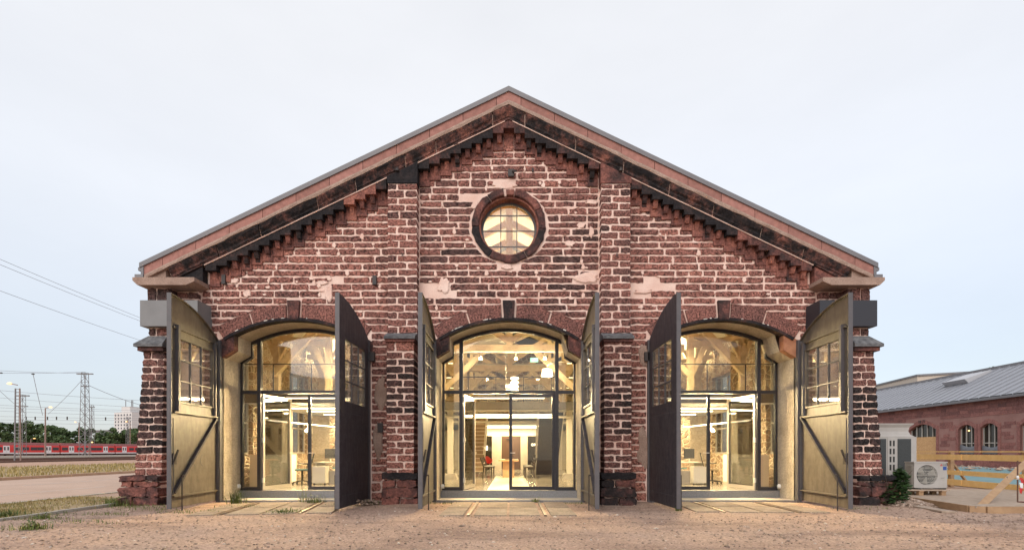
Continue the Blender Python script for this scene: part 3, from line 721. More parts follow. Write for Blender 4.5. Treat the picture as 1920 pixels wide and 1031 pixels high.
# ---- corner buttresses
def buttress(s):
    bt = empty('corner_buttress', (0, 0, 0), 0, shed)
    X = lambda x: s*x
    def ln(mbname, x_in, x_out0, x_out1, y0f, y1f, z0, z1, hc, tone_f, nm):
        # battered shaft: outer edge from x_out0 (bottom) to x_out1 (top); front from y0f to y1f
        core = MB(); a, b = x_in, x_out0
        vv = []
        for z, xo, yf in ((z0, x_out0, y0f), (z1, x_out1, y1f)):
            for x, y in ((x_in+.012, yf+.014), (xo-.012, yf+.014), (xo-.02, .9), (x_in+.02, .9)): vv.append((X(x), y, z))
        fs = [(0, 1, 5, 4), (1, 2, 6, 5), (2, 3, 7, 6), (3, 0, 4, 7), (4, 5, 6, 7)]
        core.add(vv, fs if s > 0 else [f[::-1] for f in fs]); core.build('mortar_core', M['mortar'], bt)
        z = z0; k = 0
        while z < z1-.05:
            h = hc*random.uniform(.95, 1.05)
            if z1-z-h < .11: h = z1-z
            t = (z+h/2-z0)/(z1-z0); xo = x_out0+(x_out1-x_out0)*t; yf = y0f+(y1f-y0f)*t
            xm = x_in+(xo-x_in)*((.38 if k % 2 else .60)+random.uniform(-.06, .06))
            for p, q in ((x_in, xm), (xm, xo)):
                p_ = p+(.015 if p != x_in else 0); q_ = q-(.015 if q != xo else 0)
                l, r = sorted((X(p_), X(q_)))
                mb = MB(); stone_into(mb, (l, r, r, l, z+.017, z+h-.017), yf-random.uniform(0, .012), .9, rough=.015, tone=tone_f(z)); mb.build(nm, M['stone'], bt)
            z += h; k += 1
    def tf(z):
        if 1.25 < z < 3.0: return random.uniform(.72, 1.0)
        if z >= 3.0: return random.uniform(.5, .75)
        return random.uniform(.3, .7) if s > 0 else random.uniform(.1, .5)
    ln('x', 8.90, 9.60, 9.44, -.55, -.45, .72, 3.93, .188, tf, 'buttress_stone')
    ln('x', 8.86, 9.33, 9.33, -.42, -.42, 4.33, 4.54, .2, tf, 'buttress_stone')
    ln('x', 8.80, 9.38, 9.38, -.40, -.40, 5.19, 5.58, .36, lambda z: random.uniform(.55, .9), 'buttress_stone')
    # plinth
    z = -.06
    for i, (h, ov) in enumerate(((.26, .20), (.25, .19), (.14, .15), (.14, .18))):
        y = -.62-ov; xo = 9.62+ov; xi = 8.80
        cuts = [xi, (xi+xo)/2+random.uniform(-.2, .2), xo] if i % 2 == 0 else [xi, xi+.3, xo]
        for p, q in zip(cuts, cuts[1:]):
            l, r = sorted((X(p+.01), X(q-.01)))
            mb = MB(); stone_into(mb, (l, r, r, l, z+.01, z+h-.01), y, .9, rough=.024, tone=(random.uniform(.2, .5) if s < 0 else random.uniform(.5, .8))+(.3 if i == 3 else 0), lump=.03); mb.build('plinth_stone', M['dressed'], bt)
        z += h
    MB().box(X(8.82), X(9.7), -.7, .9, -.06, .7).build('plinth_core', M['mortar'], bt)
    # cap
    mb = MB(); xi, xo = 8.84, 9.58
    V = [(X(xi), -.62, 4.02), (X(xo), -.62, 4.02), (X(xo), .9, 4.02), (X(xi), .9, 4.02), (X(xi), -.62, 4.09), (X(xo), -.62, 4.09), (X(9.34), -.42, 4.33), (X(xi), -.42, 4.33), (X(9.34), .9, 4.33), (X(xi), .9, 4.33), (X(xo), .9, 4.09)]
    fs = [(3, 2, 1, 0), (0, 1, 5, 4), (4, 5, 6, 7), (1, 2, 10, 5), (5, 10, 8, 6), (7, 6, 8, 9), (3, 0, 4, 7, 9)]
    mb.add(V, fs if s > 0 else [f[::-1] for f in fs]); mb.build('buttress_cap', M['capgrey'], bt)
    l = sorted((X(8.87), X(9.52))); mb = MB(); mb.tone = .55; mb.box(l[0], l[1], -.56, .9, 3.92, 4.018); mb.build('cap_moulding', M['dressed'], bt)
    # flush corner pier beside the buttress
    MB().box(*sorted((X(8.26), X(8.95))), -.09, 0, 4.0, 5.6).build('mortar_core', M['mortar'], bt)
    z = 4.05; k = 0
    while z < 5.55:
        h = .19; xm = 8.26+.66*(.4 if k % 2 else .62)
        for p, q in ((8.24, xm), (xm, 8.93)):
            l, r = sorted((X(p+.012), X(q-.012))); mb = MB(); stone_into(mb, (l, r, r, l, z+.02, z+h-.015), -.12, 0, tone=random.uniform(.4, .75)); mb.build('pier_stone', M['stone'], bt)
        z += h; k += 1
    # eaves slab: beige, chamfered underneath
    mb = MB(); P = [(8.02, 5.78), (9.60, 5.78), (9.60, 5.70), (9.48, 5.585), (8.24, 5.585), (8.02, 5.68)]
    P = [(X(x), z) for x, z in P]
    mb.prism(P if s < 0 else P[::-1], -.62, .6); mb.build('eaves_slab', M['beige'], bt)
    # metal box round the neck
    m_ = M['box_grey'] if s < 0 else M['box_dark']
    MB().box(*sorted((X(7.95), X(9.42))), -.60, .9, 4.54, 5.20).build('metal_box', m_, bt, label='plain grey metal box' if s < 0 else 'plain dark metal box')
M['box_grey'] = mat('grey_metal_box', (.17, .168, .17), .5, (.20, .198, .20), 2)
M['box_dark'] = mat('dark_metal_box', (.028, .028, .036), .5)
buttress(-1); buttress(1)

# ---- gable: corbel table, moulding, coping bands, flashing
DX, DZ = .28, .1338
def step_z(k): return 9.84-DZ*k            # bottom of step k (k=0 at the apex)
gt = empty('gable_cornice', (0, 0, 0), 0, shed)
def slab_piece(k0, k1, s, tone):
    xa = (k0-.5)*DX if k0 > 0 else 0; xb = (k1+.5)*DX
    low = []
    for k in range(k0, k1+1):
        x0 = (k-.5)*DX if k > 0 else 0; x1 = (k+.5)*DX; low += [(x0, step_z(k)), (x1, step_z(k))]
    P = [(x, z) for x, z in low]+[(xb-.006, rake(xb)-.012), (xa+.006, rake(xa)-.012)]
    P = [(s*x, z) for x, z in P]
    mb = MB(); mb.tone = tone; mb.prism(P if s > 0 else P[::-1], -.24, 0); mb.build('corbel_slab', M['dressed'], gt)
for s in (-1, 1):
    for rng_ in ((0, 1), (2, 4), (5, 7), (13, 15), (16, 18), (19, 21), (22, 24), (25, 28)):
        t = random.uniform(.75, 1.0) if rng_[0] > 1 and not (s > 0 and rng_[0] in (22, 25)) else random.uniform(.45, .65)
        if rng_[0] == 13 and s < 0: t = .15
        slab_piece(*rng_, s, t)
    slab_piece(8, 8, s, .5 if s > 0 else .95)
    slab_piece(12, 12, s, .7)
    for k in list(range(1, 9))+list(range(12, 29)):
        # scroll bracket hanging under each step
        x = s*(k*DX-.03); z = step_z(k); mb = MB(); mb.tone = random.uniform(.15, .5) if random.random() < .75 else .7
        pr = [(-.0, z-.26), (-.05, z-.26), (-.07, z-.22), (-.05, z-.185), (-.11, z-.17), (-.15, z-.10), (-.17, z-.03), (-.20, z), (-.0, z)]
        if random.random() < .25: pr = [(0, z-.22), (-.06, z-.2), (-.09, z-.1), (-.12, z), (0, z)]
        mb.prism(pr, x-.058, x+.058, 'x'); mb.build('corbel', M['dressed'], gt)
        # smooth recessed backing block
        mb = MB(); mb.tone = random.uniform(.2, .45); xx = s*(k*DX); mb.box(xx-.137, xx+.137, -.052, 0, z-.34+random.uniform(-.03, .03), z-.002); mb.build('backing_stone', M['dressed'], gt)
mb = MB(); mb.tone = .2; mb.box(-.13, .13, -.03, 0, step_z(0)-.34, step_z(0)); mb.build('backing_stone', M['dressed'], gt)
# raking bands: profile (offset above the line, y) swept along each slope
def rake_band(x0, x1, prof, m_, nm, tone=.0, s=1, rag=0, nseg=1):
    mb = MB(); mb.tone = tone; n = len(prof); vs_ = []; fs = []
    for i in range(nseg+1):
        x = x0+(x1-x0)*i/nseg
        for j, (o, y) in enumerate(prof):
            e = rag*mnoise.noise(Vector((x*2.3, j*1.7, s*4.0))) if rag else 0
            e2 = rag*.6*mnoise.noise(Vector((x*7.3, j*2.7, s*9.0))) if rag else 0
            vs_.append((s*x, y+(e2 if y < -.05 else 0), rake(x)+o+(e if 0 < j < n-1 else 0)))
    for i in range(nseg):
        for j in range(n):
            j2 = (j+1) % n; f = (i*n+j, i*n+j2, (i+1)*n+j2, (i+1)*n+j); fs.append(f if s > 0 else f[::-1])
    e0 = tuple(range(n)); e1 = tuple(nseg*n+j for j in range(n))
    fs += [e0[::-1], e1] if s > 0 else [e0, e1[::-1]]
    mb.add(vs_, fs); return mb.build(nm, m_, gt)
MOULD = [(0, 0), (0, -.26), (.055, -.27), (.06, -.29), (.11, -.30), (.17, -.35), (.25, -.40), (.285, -.40), (.29, 0)]
BEIGE = [(.285, 0), (.285, -.415), (.34, -.42), (.40, -.40), (.405, 0)]
PINK = [(.407, 0), (.407, -.36), (.665, -.36), (.667, 0)]
FLASH = [(.64, -.366), (.64, -.40), (.765, -.40), (.765, 0), (.669, 0), (.669, -.366)]
for s in (-1, 1):
    js = [0, .42, 1.75, 3.0, 4.2, 5.35, 6.6, 7.7, 8.88] if s > 0 else [0, .42, 1.9, 2.7, 4.0, 5.0, 6.5, 7.6, 8.85]
    for a, b in zip(js, js[1:]):
        rake_band(a+(.014 if a else 0), b-.014, MOULD, M['crust'], 'moulding_stone', random.uniform(.6, .82) if (s > 0 or a > 2.5) else random.uniform(.42, .6), s, .035, max(2, int((b-a)/.12)))
    rake_band(0, 9.46, BEIGE, M['beige'], 'coping_bed', 0, s, .03, 60)
    ps = [0]+[.32+i*.87 for i in range(11)]+[9.52]
    ps[-2] = min(ps[-2], 9.1)
    for a, b in zip(ps, ps[1:]): rake_band(a+(.006 if a else 0), b-.006, PINK, M['pinkstone'], 'coping_panel', random.uniform(.1, .9), s)
    rake_band(0, 9.60, FLASH, M['zinc'], 'verge_flashing', 0, s)
    rake_band(.1, 8.0, [(-.018, 0), (-.018, -.262), (.0, -.268), (.0, 0)], M['mortar'], 'pale_joint', 0, s, .006, 40)
    # joint filler behind the moulding stones
    rake_band(0, 8.86, [(.01, 0), (.02, -.22), (.10, -.255), (.17, -.30), (.26, -.345), (.27, 0)], M['mortar'], 'joint_mortar', 0, s)
    # kneeler stones under the raking moulding end
    mb = MB(); mb.tone = .35 if s > 0 else .9; P = [(8.06, 5.785), (8.95, 5.785), (8.95, rake(8.95)-.01), (8.06, rake(8.06)-.01)]; P = [(s*x, z) for x, z in P]
    mb.prism(P if s > 0 else P[::-1], -.22, .02); mb.build('kneeler', M['dressed'], gt)
    P = [(8.955, 5.785), (9.47, 5.785), (9.47, rake(9.47)+.28), (8.955, rake(8.955)+.28)]; P = [(s*x, z) for x, z in P]
    mb = MB(); mb.prism(P if s > 0 else P[::-1], -.33, .02); mb.build('kneeler', M['beige'], gt)
    # stepped metal gutter end
    g = empty('gutter', (0, 0, 0), 0, shed)
    mb = MB(); mb.box(*sorted((s*9.48, s*9.70)), -.42, HALL_L, 5.80, 5.93); mb.build('gutter_box', M['zinc'], g)
    mb = MB(); mb.box(*sorted((s*9.50, s*9.57)), -.38, HALL_L, 5.93, 6.16); mb.box(*sorted((s*9.57, s*9.64)), -.38, HALL_L, 6.04, 6.12); mb.build('gutter_lip', M['zinc'], g)

# ---- round window
ow = empty('round_window', (0, 0, 0), 0, shed)
angs = [R(a) for a in (10, 62, 96, 150, 212, 268, 324, 352, 370)]
for i, (a, b) in enumerate(zip(angs, angs[1:])):
    mb = MB(); mb.tone = (.45, .55, .6, .55, .85, .5, .6, .3)[i % 8]; thin = .99 if i not in (7,) else .95
    if i == 7: a += .05
    if i == 6: mb.tone = .5
    n = 7; vs_ = []
    for y, k in ((.30, 0), (-.055, 0), (-.075, .02)):
        for j in range(n+1):
            t = a+.012+(b-a-.024)*j/n; vs_.append(((.80+k)*math.sin(t), y, OCZ+(.80+k)*math.cos(t)))
        for j in range(n, -1, -1):
            t = a+.012+(b-a-.024)*j/n; rr = thin-k+random.gauss(0, .012); vs_.append((rr*math.sin(t), y, OCZ+rr*math.cos(t)))
    q = 2*(n+1); fs = [tuple(range(2*q, 3*q))]
    for L_ in (0, 1): fs += [(L_*q+j, L_*q+(j+1) % q, (L_+1)*q+(j+1) % q, (L_+1)*q+j) for j in range(q)]
    mb.add(vs_, fs); mb.build('ring_stone', M['dressed'], ow)
MB().arcbar(0, OCZ, .802, .99, 0, 2*PI, -.02, .28, 48).build('ring_mortar', M['mortar'], ow)
mb = MB(); mb.tone = .12; mb.arcbar(0, OCZ, .755, .803, 0, 2*PI, .02, .45, 48); mb.build('ring_reveal', M['dressed'], ow)
MB().arcbar(0, OCZ, .70, .756, 0, 2*PI, .26, .32, 48).build('window_frame', M['leaf_edge'], ow)
for x in (-.22, .22): MB().box(x-.014, x+.014, .27, .30, OCZ-.68, OCZ+.68).build('glazing_bar', M['leaf_edge'], ow)
for z in (-.44, -.01, .41):
    h = math.sqrt(.71**2-z*z); MB().box(-h, h, .272, .298, OCZ+z-.014, OCZ+z+.014).build('glazing_bar', M['leaf_edge'], ow)
k = 32; MB().prism([(.71*math.cos(2*PI*i/k), OCZ+.71*math.sin(2*PI*i/k)) for i in range(k)], .283, .289).build('pane', M['glass'], ow)

# iron fittings on the face
for x, z in ((-7.6, 5.92), (-3.58, 5.9)):
    MB().box(x-.05, x+.05, -.09, 0, z-.12, z+.12).build('iron_bracket', M['iron'], shed)
mb = MB(); mb.box(-.02, .14, -.10, 0, 8.66, 8.84); mb.bar((.1, -.1, 8.78), (.2, -.22, 8.72), .04); mb.build('iron_bracket', M['iron'], shed)
MB().tube([(.64, -.03, 8.84), (.64, -.12, 8.84), (.64, -.14, 8.74)], .025, 6).build('iron_hook', M['iron'], shed)
for c, sg in ((CX[0], 1), (CX[2], -1)):
    MB().box(c+sg*2.08-.05, c+sg*2.08+.09, -.12, 0, 3.74, 3.98).build('hinge_plate', M['iron'], shed)
MB().box(-3.5, -3.36, -.07, -.03, 1.85, 2.1).build('socket_plate', M['iron'], shed)

# ---- roof, side walls, interior shell
rf = empty('roof', (0, 0, 0), 0, shed)
for s in (-1, 1):
    mb = MB(); P = [(0, LINE0+.60), (0, LINE0+.72), (s*9.75, rake(9.75)+.72), (s*9.75, rake(9.75)+.60)]
    mb.prism(P if s < 0 else P[::-1], .02, HALL_L); mb.build('roof_sheet', M['zinc'], rf)
    mb = MB(); P = [(0, LINE0+.20), (0, LINE0+.30), (s*9.3, rake(9.3)+.30), (s*9.3, rake(9.3)+.20)]
    mb.prism(P if s < 0 else P[::-1], .61, 7.4); mb.build('ceiling_boards', M['ceiling'], rf)
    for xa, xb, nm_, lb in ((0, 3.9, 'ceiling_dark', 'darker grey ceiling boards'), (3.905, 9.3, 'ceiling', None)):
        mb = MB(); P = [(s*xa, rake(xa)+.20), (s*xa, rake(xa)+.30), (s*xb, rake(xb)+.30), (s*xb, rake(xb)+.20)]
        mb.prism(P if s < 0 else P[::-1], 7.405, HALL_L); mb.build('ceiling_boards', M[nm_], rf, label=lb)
    sw = MB(); sw.tone = .4
    # side wall with window gaps
    ys = [.61]+[v for i in range(5) for v in (2.2+i*4.6, 4.0+i*4.6)]+[HALL_L]
    for i, (a, b) in enumerate(zip(ys, ys[1:])):
        if i % 2 == 0: sw.box(s*9.0, s*9.45, a, b, 0, 5.9)
        else: sw.box(s*9.0, s*9.45, a, b, 0, 1.25); sw.box(s*9.0, s*9.45, a, b, 4.6, 5.9)
    sw.build('side_wall', M['rubble'], shed)
    for i in range(5):
        y0, y1 = 2.2+i*4.6, 4.0+i*4.6
        fr = empty('side_window', (0, 0, 0), 0, shed); mb = MB()
        for y in (y0, y0+.57, y0+1.17, y1-.06): mb.box(s*9.15, s*9.21, y, y+.06, 1.25, 4.6)
        for z in (1.25, 2.3, 3.4, 4.54): mb.box(s*9.152, s*9.208, y0, y1, z, z+.06)
        mb.build('frame', M['grey_ped'], fr); MB().box(s*9.19, s*9.195, y0, y1, 1.25, 4.6).build('pane', M['glass'], fr)
mb = MB(); mb.tone = .45; mb.prism([(-9.0, 0), (9.0, 0), (9.0, 5.9), (0, LINE0+.2), (-9.0, 5.9)], HALL_L, HALL_L+.4); mb.build('rear_wall', M['rubble'], shed)
# inside face of the front wall lining
MB().box(-9.4, 9.4, .955, HALL_L, -.1, .236).build('hall_floor', M['floor'], shed)
MB().box(-.63, .63, .98, 9.0, .236, .243).build('floor_strip', M['plank_floor'], shed)

# mezzanine decks, bridge, railings
mz = empty('mezzanine', (0, 0, 0), 0, shed)
Z0, Z1 = 2.92, 3.20
for s in (-1, 1):
    MB().box(s*2.7, s*8.99, 2.85, 24, Z0+.06, Z1).build('deck', M['white'], mz)
    MB().box(s*2.7, s*8.99, 2.80, 2.849, Z0, Z1+.03).build('fascia', M['fascia'], mz); MB().box(s*2.65, s*2.699, 2.80, 24, Z0, Z1+.03).build('fascia', M['fascia'], mz)
MB().box(-2.64, 2.64, 5.55, 7.2, Z0+.06, Z1).build('deck', M['white'], mz); MB().box(-2.64, 2.64, 5.50, 5.549, Z0, Z1+.03).build('fascia', M['fascia'], mz)
MB().box(-2.64, 2.64, 13.6, 24, Z0+.06, Z1).build('deck', M['white'], mz); MB().box(-2.64, 2.64, 13.55, 13.599, Z0, Z1+.03).build('fascia', M['fascia'], mz)
def railing(p, q, n):
    rl = empty('railing', (0, 0, 0), 0, shed); p = Vector(p); q = Vector(q)
    MB().bar(p+Vector((0, 0, .95)), q+Vector((0, 0, .95)), .05, .03).build('handrail', M['frame'], rl)
    for i in range(n+1):
        a = p.lerp(q, i/n); MB().bar(a, a+Vector((0, 0, .95)), .03, .03).build('baluster', M['frame'], rl)
    for i in range(n):
        a = p.lerp(q, (i+.03)/n); b = p.lerp(q, (i+.97)/n); MB().add([a+Vector((0, 0, .04)), b+Vector((0, 0, .04)), b+Vector((0, 0, .9)), a+Vector((0, 0, .9))], [(0, 1, 2, 3)]).build('pane', M['railglass'], rl)
M['railglass'] = glass_mat('railing_glass', (.86, .85, .78), 0, .8, .1)
for s in (-1, 1):
    railing((s*2.7, 2.82, Z1+.03), (s*8.95, 2.82, Z1+.03), 5); railing((s*2.67, 2.85, Z1+.03), (s*2.67, 5.45, Z1+.03), 2)
railing((-2.64, 5.52, Z1+.03), (2.64, 5.52, Z1+.03), 5)
# columns on concrete feet
for y in (6.4, 10.4, 14.4):
    for s in (-1, 1):
        cl = empty('hall_column', (0, 0, 0), 0, shed)
        MB().box(s*2.38-.11, s*2.38+.11, y-.11, y+.11, .46, Z0+.06).build('column_shaft', M['steel_white'], cl)
        mb = MB(); mb.prism([(s*2.38-.30, .236), (s*2.38+.30, .236), (s*2.38+.22, .455), (s*2.38-.22, .455)], y-.28, y+.28); mb.build('column_foot', M['concrete'], cl)
# trusses
def truss(y):
    tr = empty('roof_truss', (0, 0, 0), 0, shed)
    def tb(p, q, w_, h_, nm): MB().bar(p, q, w_, h_).build(nm, M['timber'], tr)
    und = lambda x: rake(x)+.06
    for s in (-1, 1):
        tb((0, y, und(0)), (s*8.95, y, und(8.95)), .2, .26, 'rafter')
        tb((s*2.38, y, Z1), (s*2.38, y, und(2.38)-.1), .2, .2, 'post'); tb((s*6.45, y, Z1), (s*6.45, y, und(6.45)-.1), .2, .2, 'post')
        tb((s*2.38, y-.02, 3.5), (s*.9, y-.02, 4.92), .14, .18, 'brace'); tb((s*2.38, y-.02, 4.4), (s*4.3, y-.02, und(4.3)-.1), .14, .18, 'brace')
        tb((s*6.45, y-.02, 4.0), (s*7.1, y-.02, 5.4), .13, .17, 'brace'); tb((s*6.45, y-.02, 4.0), (s*5.6, y-.02, 4.9), .14, .18, 'brace'); tb((s*7.1, y-.03, 5.3), (s*5.2, y-.03, 5.9), .13, .18, 'brace')
        tb((s*8.3, y, Z1), (s*8.3, y, und(8.3)-.1), .2, .2, 'post'); tb((s*8.35, y-.2, 4.05), (s*6.5, y-.2, 5.95), .2, .24, 'brace'); tb((s*8.3, y-.02, 4.6), (s*8.75, y-.02, und(8.75)-.15), .12, .16, 'brace'); tb((s*8.3, y+.1, 4.7), (s*7.7, y+.1, 5.8), .12, .16, 'brace')
        tb((s*8.9, y-.1, 5.5), (s*6.45, y-.1, 5.1), .14, .18, 'brace')
        tb((s*.08, y, 8.0), (s*2.2, y, und(2.2)-.1), .14, .18, 'brace'); tb((s*.08, y, 5.3), (s*4.2, y, und(4.2)-.1), .14, .2, 'brace')
    tb((-6.2, y+.02, 5.0), (6.2, y+.02, 5.0), .2, .26, 'tie_beam')
    tb((0, y, 5.1), (0, y, und(0)), .22, .22, 'king_post')
for y in (4.3, 8.4, 12.5, 16.6, 20.7): truss(y)
gv = empty('roof_truss', (0, 0, 0), 0, shed)
MB().bar((0, 2.6, 7.2), (0, 2.6, LINE0), .2, .2).build('king_post', M['timber_dark'], gv)
for zt_ in (9.25, 8.65, 8.05):
    for s in (-1, 1): MB().bar((s*.1, 2.6, zt_), (s*2.6, 2.6, zt_-2.5*.52), .13, .17).build('brace', M['timber_dark'], gv)
for x in (2.4, 6.0):
    for s in (-1, 1): MB().bar((s*x, .62, rake(x)-.02), (s*x, HALL_L, rake(x)-.02), .16, .2).build('purlin', M['timber'], rf)
MB().bar((0, .62, LINE0-.05), (0, HALL_L, LINE0-.05), .16, .2).build('ridge_beam', M['timber'], rf)
# air ducts
MB().tube([(-2.9, 5.0, 4.95), (-1.9, 5.3, 5.35), (-1.0, 5.7, 5.62), (-.5, 6.2, 5.75), (-.4, 8, 5.85), (-.4, 14, 5.9)], .33, 14).build('air_duct', M['duct'], shed, True)
MB().tube([(-2.5, 9.2, 5.2), (2.5, 9.2, 5.2)], .16, 12).build('air_duct', M['duct'], shed, True)
for s in (-1, 1): MB().tube([(s*5.6, 4.2, 2.7), (s*4.9, 4.6, 2.72), (s*4.3, 5.0, 2.72)], .09, 10).build('air_duct', M['duct'], shed, True)
for z, y in ((2.70, 6.2), (2.78, 7.0), (2.62, 8.2)): MB().tube([(-2.6, y, z), (2.6, y, z)], .045, 8).build('ceiling_pipe', M['steel_white'], shed)

# stairs
def stair(x0, x1, y0, y1, label):
    st = empty('staircase', (0, 0, 0), 0, shed); n = 15; sg = 1 if y1 > y0 else -1
    for i in range(n):
        y = y0+(y1-y0)*i/n; z = .236+(Z1-.236)*(i+1)/n
        MB().box(x0, x1, y, y+sg*.28, z-.045, z).build('tread', M['tread'] if sg > 0 else M['stair'], st)
        MB().box(x0+.01, x1-.01, y+sg*.25, y+sg*.27, z-.0, z+(Z1-.236)/n-.05).build('riser', M['riser'] if sg > 0 else M['stair'], st)
    for x in (x0-.03, x1+.03): MB().bar((x, y0, .30), (x, y1, Z1+.05), .04, .28).build('stringer', M['steel_white'], st)
    for x in (x0-.03, x1+.03): MB().bar((x, y0, 1.2), (x, y1, Z1+.95), .04, .04).build('handrail', M['steel_white'], st)
    if sg < 0: MB().bar(((x0+x1)/2, y0, .14), ((x0+x1)/2, y1, Z1-.12), x1-x0, .03).build('underside', M['stair'], st)
stair(-2.15, -1.28, 9.8, 13.5, ''); stair(1.25, 2.25, 10.6, 7.25, '')
# back partition under the mezzanine
pt = empty('rear_partition', (0, 0, 0), 0, shed); YP = 17.0
def pbox(x0, x1, z0, z1, m_, nm, y=YP, t=.1): return MB().box(x0, x1, y, y+t, z0, z1).build(nm, M[m_], pt)
pbox(-8.9, -3.0, .236, 2.6, 'concrete', 'wall_panel'); pbox(3.0, 8.9, .236, 2.6, 'concrete', 'wall_panel')
pbox(-3.0, -1.15, .236, 2.3, 'dark_glass', 'glass_panel'); pbox(1.05, 3.0, .236, 2.3, 'dark_glass', 'glass_panel')
pbox(-1.15, -.56, .236, 2.3, 'concrete', 'concrete_pier', YP-.15, .25); pbox(.62, 1.05, .236, 2.3, 'concrete', 'concrete_pier', YP-.15, .25)
pbox(-.56, .62, .236, 2.3, 'brown_door', 'door'); pbox(-3.0, 3.0, 2.3, 2.95, 'white', 'header')
for x in (-2.9, -2.3, -1.7, 1.6, 2.2, 2.85): MB().box(x, x+.04, YP-.03, YP, .24, 2.3).build('glazing_bar', M['steel_white'], pt)
text('lettering', 'ORAL', .22, (1.55, YP-.02, 1.75), (R(90), 0, 0), M['lamp_soft'], pt)
MB().box(-.26, .0, YP-.12, YP-.05, 2.05, 2.12).build('door_closer', M['black_pl'], pt)
# white cabinets and panels seen on the upper level and at the sides
for x0, x1, y in ((-1.7, -.8, 9.5), (.75, 1.95, 9.5), (2.0, 2.6, 10.5)):
    MB().box(x0, x1, 13.7, 13.78, Z1+.03, 4.6).build('screen_panel', M['grey_ped'], shed)
for s in (-1, 1):
    MB().box(s*3.2, s*8.5, 9.4, 9.46, .236, 2.6).build('glass_partition', M['railglass'], shed)
    for x in (3.2, 4.4, 5.6, 6.8, 8.0): MB().box(s*x-.03, s*x+.03, 9.38, 9.48, .236, 2.95).build('partition_post', M['fascia'], shed)
    for y in (3.4, 8.0, 12.6): mb = MB(); mb.tone = .3; mb.box(s*8.2, s*8.99, y+1.1, y+1.9, .236, 2.95); mb.build('lightened_pier', M['reveal'], shed)  # rubble piers, brightened by a paler surface colour in place of light
    MB().box(s*6.4, s*7.4, 6.9, 7.0, .236, 2.95).build('brick_pier', M['rubble'], shed)

# ================================================================== LAMPS INSIDE THE HALL (seen lamps, and added fill lights)
WARM = (1, .75, .39)
def linear_lamp(label, loc, ln, power, rz=0, group='linear lamps under the mezzanine'):
    t = thing('linear_lamp', label, 'lamp', loc, rz, group)
    MB().box(-ln/2, ln/2, -.04, .04, .02, .07).build('housing', M['steel_white'], t)
    MB().box(-ln/2+.01, ln/2-.01, -.035, .035, -.005, .019).build('diffuser', M['lamp'], t)
    area('lamp_light', t, (0, 0, -.02), ln, .07, power, WARM)
    return t
sd = {-1: 'left', 1: 'right'}
for s in (-1, 1):
    for k, y in enumerate((3.5, 4.7, 6.3, 8.4)):
        linear_lamp('lit linear lamp %s under the mezzanine in the %s office bay' % (('nearest the glass front', 'second from the glass front', 'third from the glass front', 'farthest from the glass front')[k], sd[s]), (s*5.7, y, 2.80), 3.4, 150)
for k, (y, nm) in enumerate(((6.0, 'under the front bridge'), (14.2, 'over the red chairs'), (16.2, 'before the brown door'))):
    linear_lamp('lit linear lamp %s in the central aisle' % nm, (0, y, 2.76), 3.6, 170, 0, 'linear lamps in the central aisle')
# aisle pools of light
# track with spots across the central fanlight
def spot_head(mb, x, y, z): mb.tube([(x, y, z), (x, y, z-.16)], .02, 6); mb.tube([(x, y-.02, z-.16), (x, y-.16, z-.24)], .06, 10)
tk = thing('track_light', 'thin white track with three bright spots across the central fanlight', 'track light', (0, 3.6, 4.72))
MB().box(-2.6, 2.6, -.02, .02, 0, .04).build('rail', M['steel_white'], tk)
for x in (-.98, .22, 1.2):
    mb = MB(); spot_head(mb, x, 0, 0); h = mb.build('spot_head', M['steel_white'], tk, True)
    MB().lathe([(0, -.03), (.055, -.02), (.06, 0), (.03, .02), (0, .025)], (x, -.18, -.25), 10).build('bulb', M['lamp_hot'] if 'lamp_hot' in M else M['lamp'], tk, True)
    point('spot_light', tk, (x, -.30, -.30), 60)
for s in (-1, 1):
    t = thing('track_light', 'thin white track with small spots above the %s office desks' % sd[s], 'track light', (s*7.7, 2.6, 2.34), 0, 'tracks above the office desks')
    MB().bar((0, 0, 0), (-s*1.2, 9, 0), .05, .04).build('rail', M['lamp_soft'], t)
    for k in range(3):
        mb = MB(); spot_head(mb, -s*.3-s*.35*k, 2.2+2.6*k, -.02); mb.build('spot_head', M['lamp_soft'], t, True); point('lamp_light', t, (-s*.3-s*.35*k, 1.9+2.6*k, -.25), 70, WARM)
# added fill lights on the tie beams, to brighten the ceiling boards
for k, y in enumerate((4.3, 8.4, 12.5, 16.6)):
    for s in (-1, 1):
        t = thing('fill_uplight', 'lit uplight on the %s tie beam %s of the ridge' % (('first', 'second', 'third', 'fourth')[k], sd[s]), 'lamp', (s*3.3, y, 5.16), 0, 'uplights on the tie beams')
        MB().box(-.8, .8, -.05, .05, 0, .05).build('housing', M['steel_white'], t); MB().box(-.78, .78, -.04, .04, .0505, .062).build('diffuser', M['lamp'], t)
        area('lamp_light', t, (0, 0, .08), 1.6, .1, 500 if k == 0 else 130, (1, .78, .42), (PI, 0, 0))
for k, y in enumerate((9.0, 13.0)):  # more added fill lights, brightening the upper level of the side bays
    for s in (-1, 1):
        t = thing('fill_uplight', 'lit uplight high in the %s side bay, %s row' % (sd[s], ('front', 'rear')[k]), 'lamp', (s*6.6, y, 4.7), 0, 'uplights in the side bays')
        MB().box(-.8, .8, -.05, .05, 0, .05).build('housing', M['steel_white'], t); MB().box(-.78, .78, -.04, .04, .0505, .062).build('diffuser', M['lamp'], t)
        area('lamp_light', t, (0, 0, .08), 1.6, .1, 420, (1, .78, .42), (PI, 0, 0))
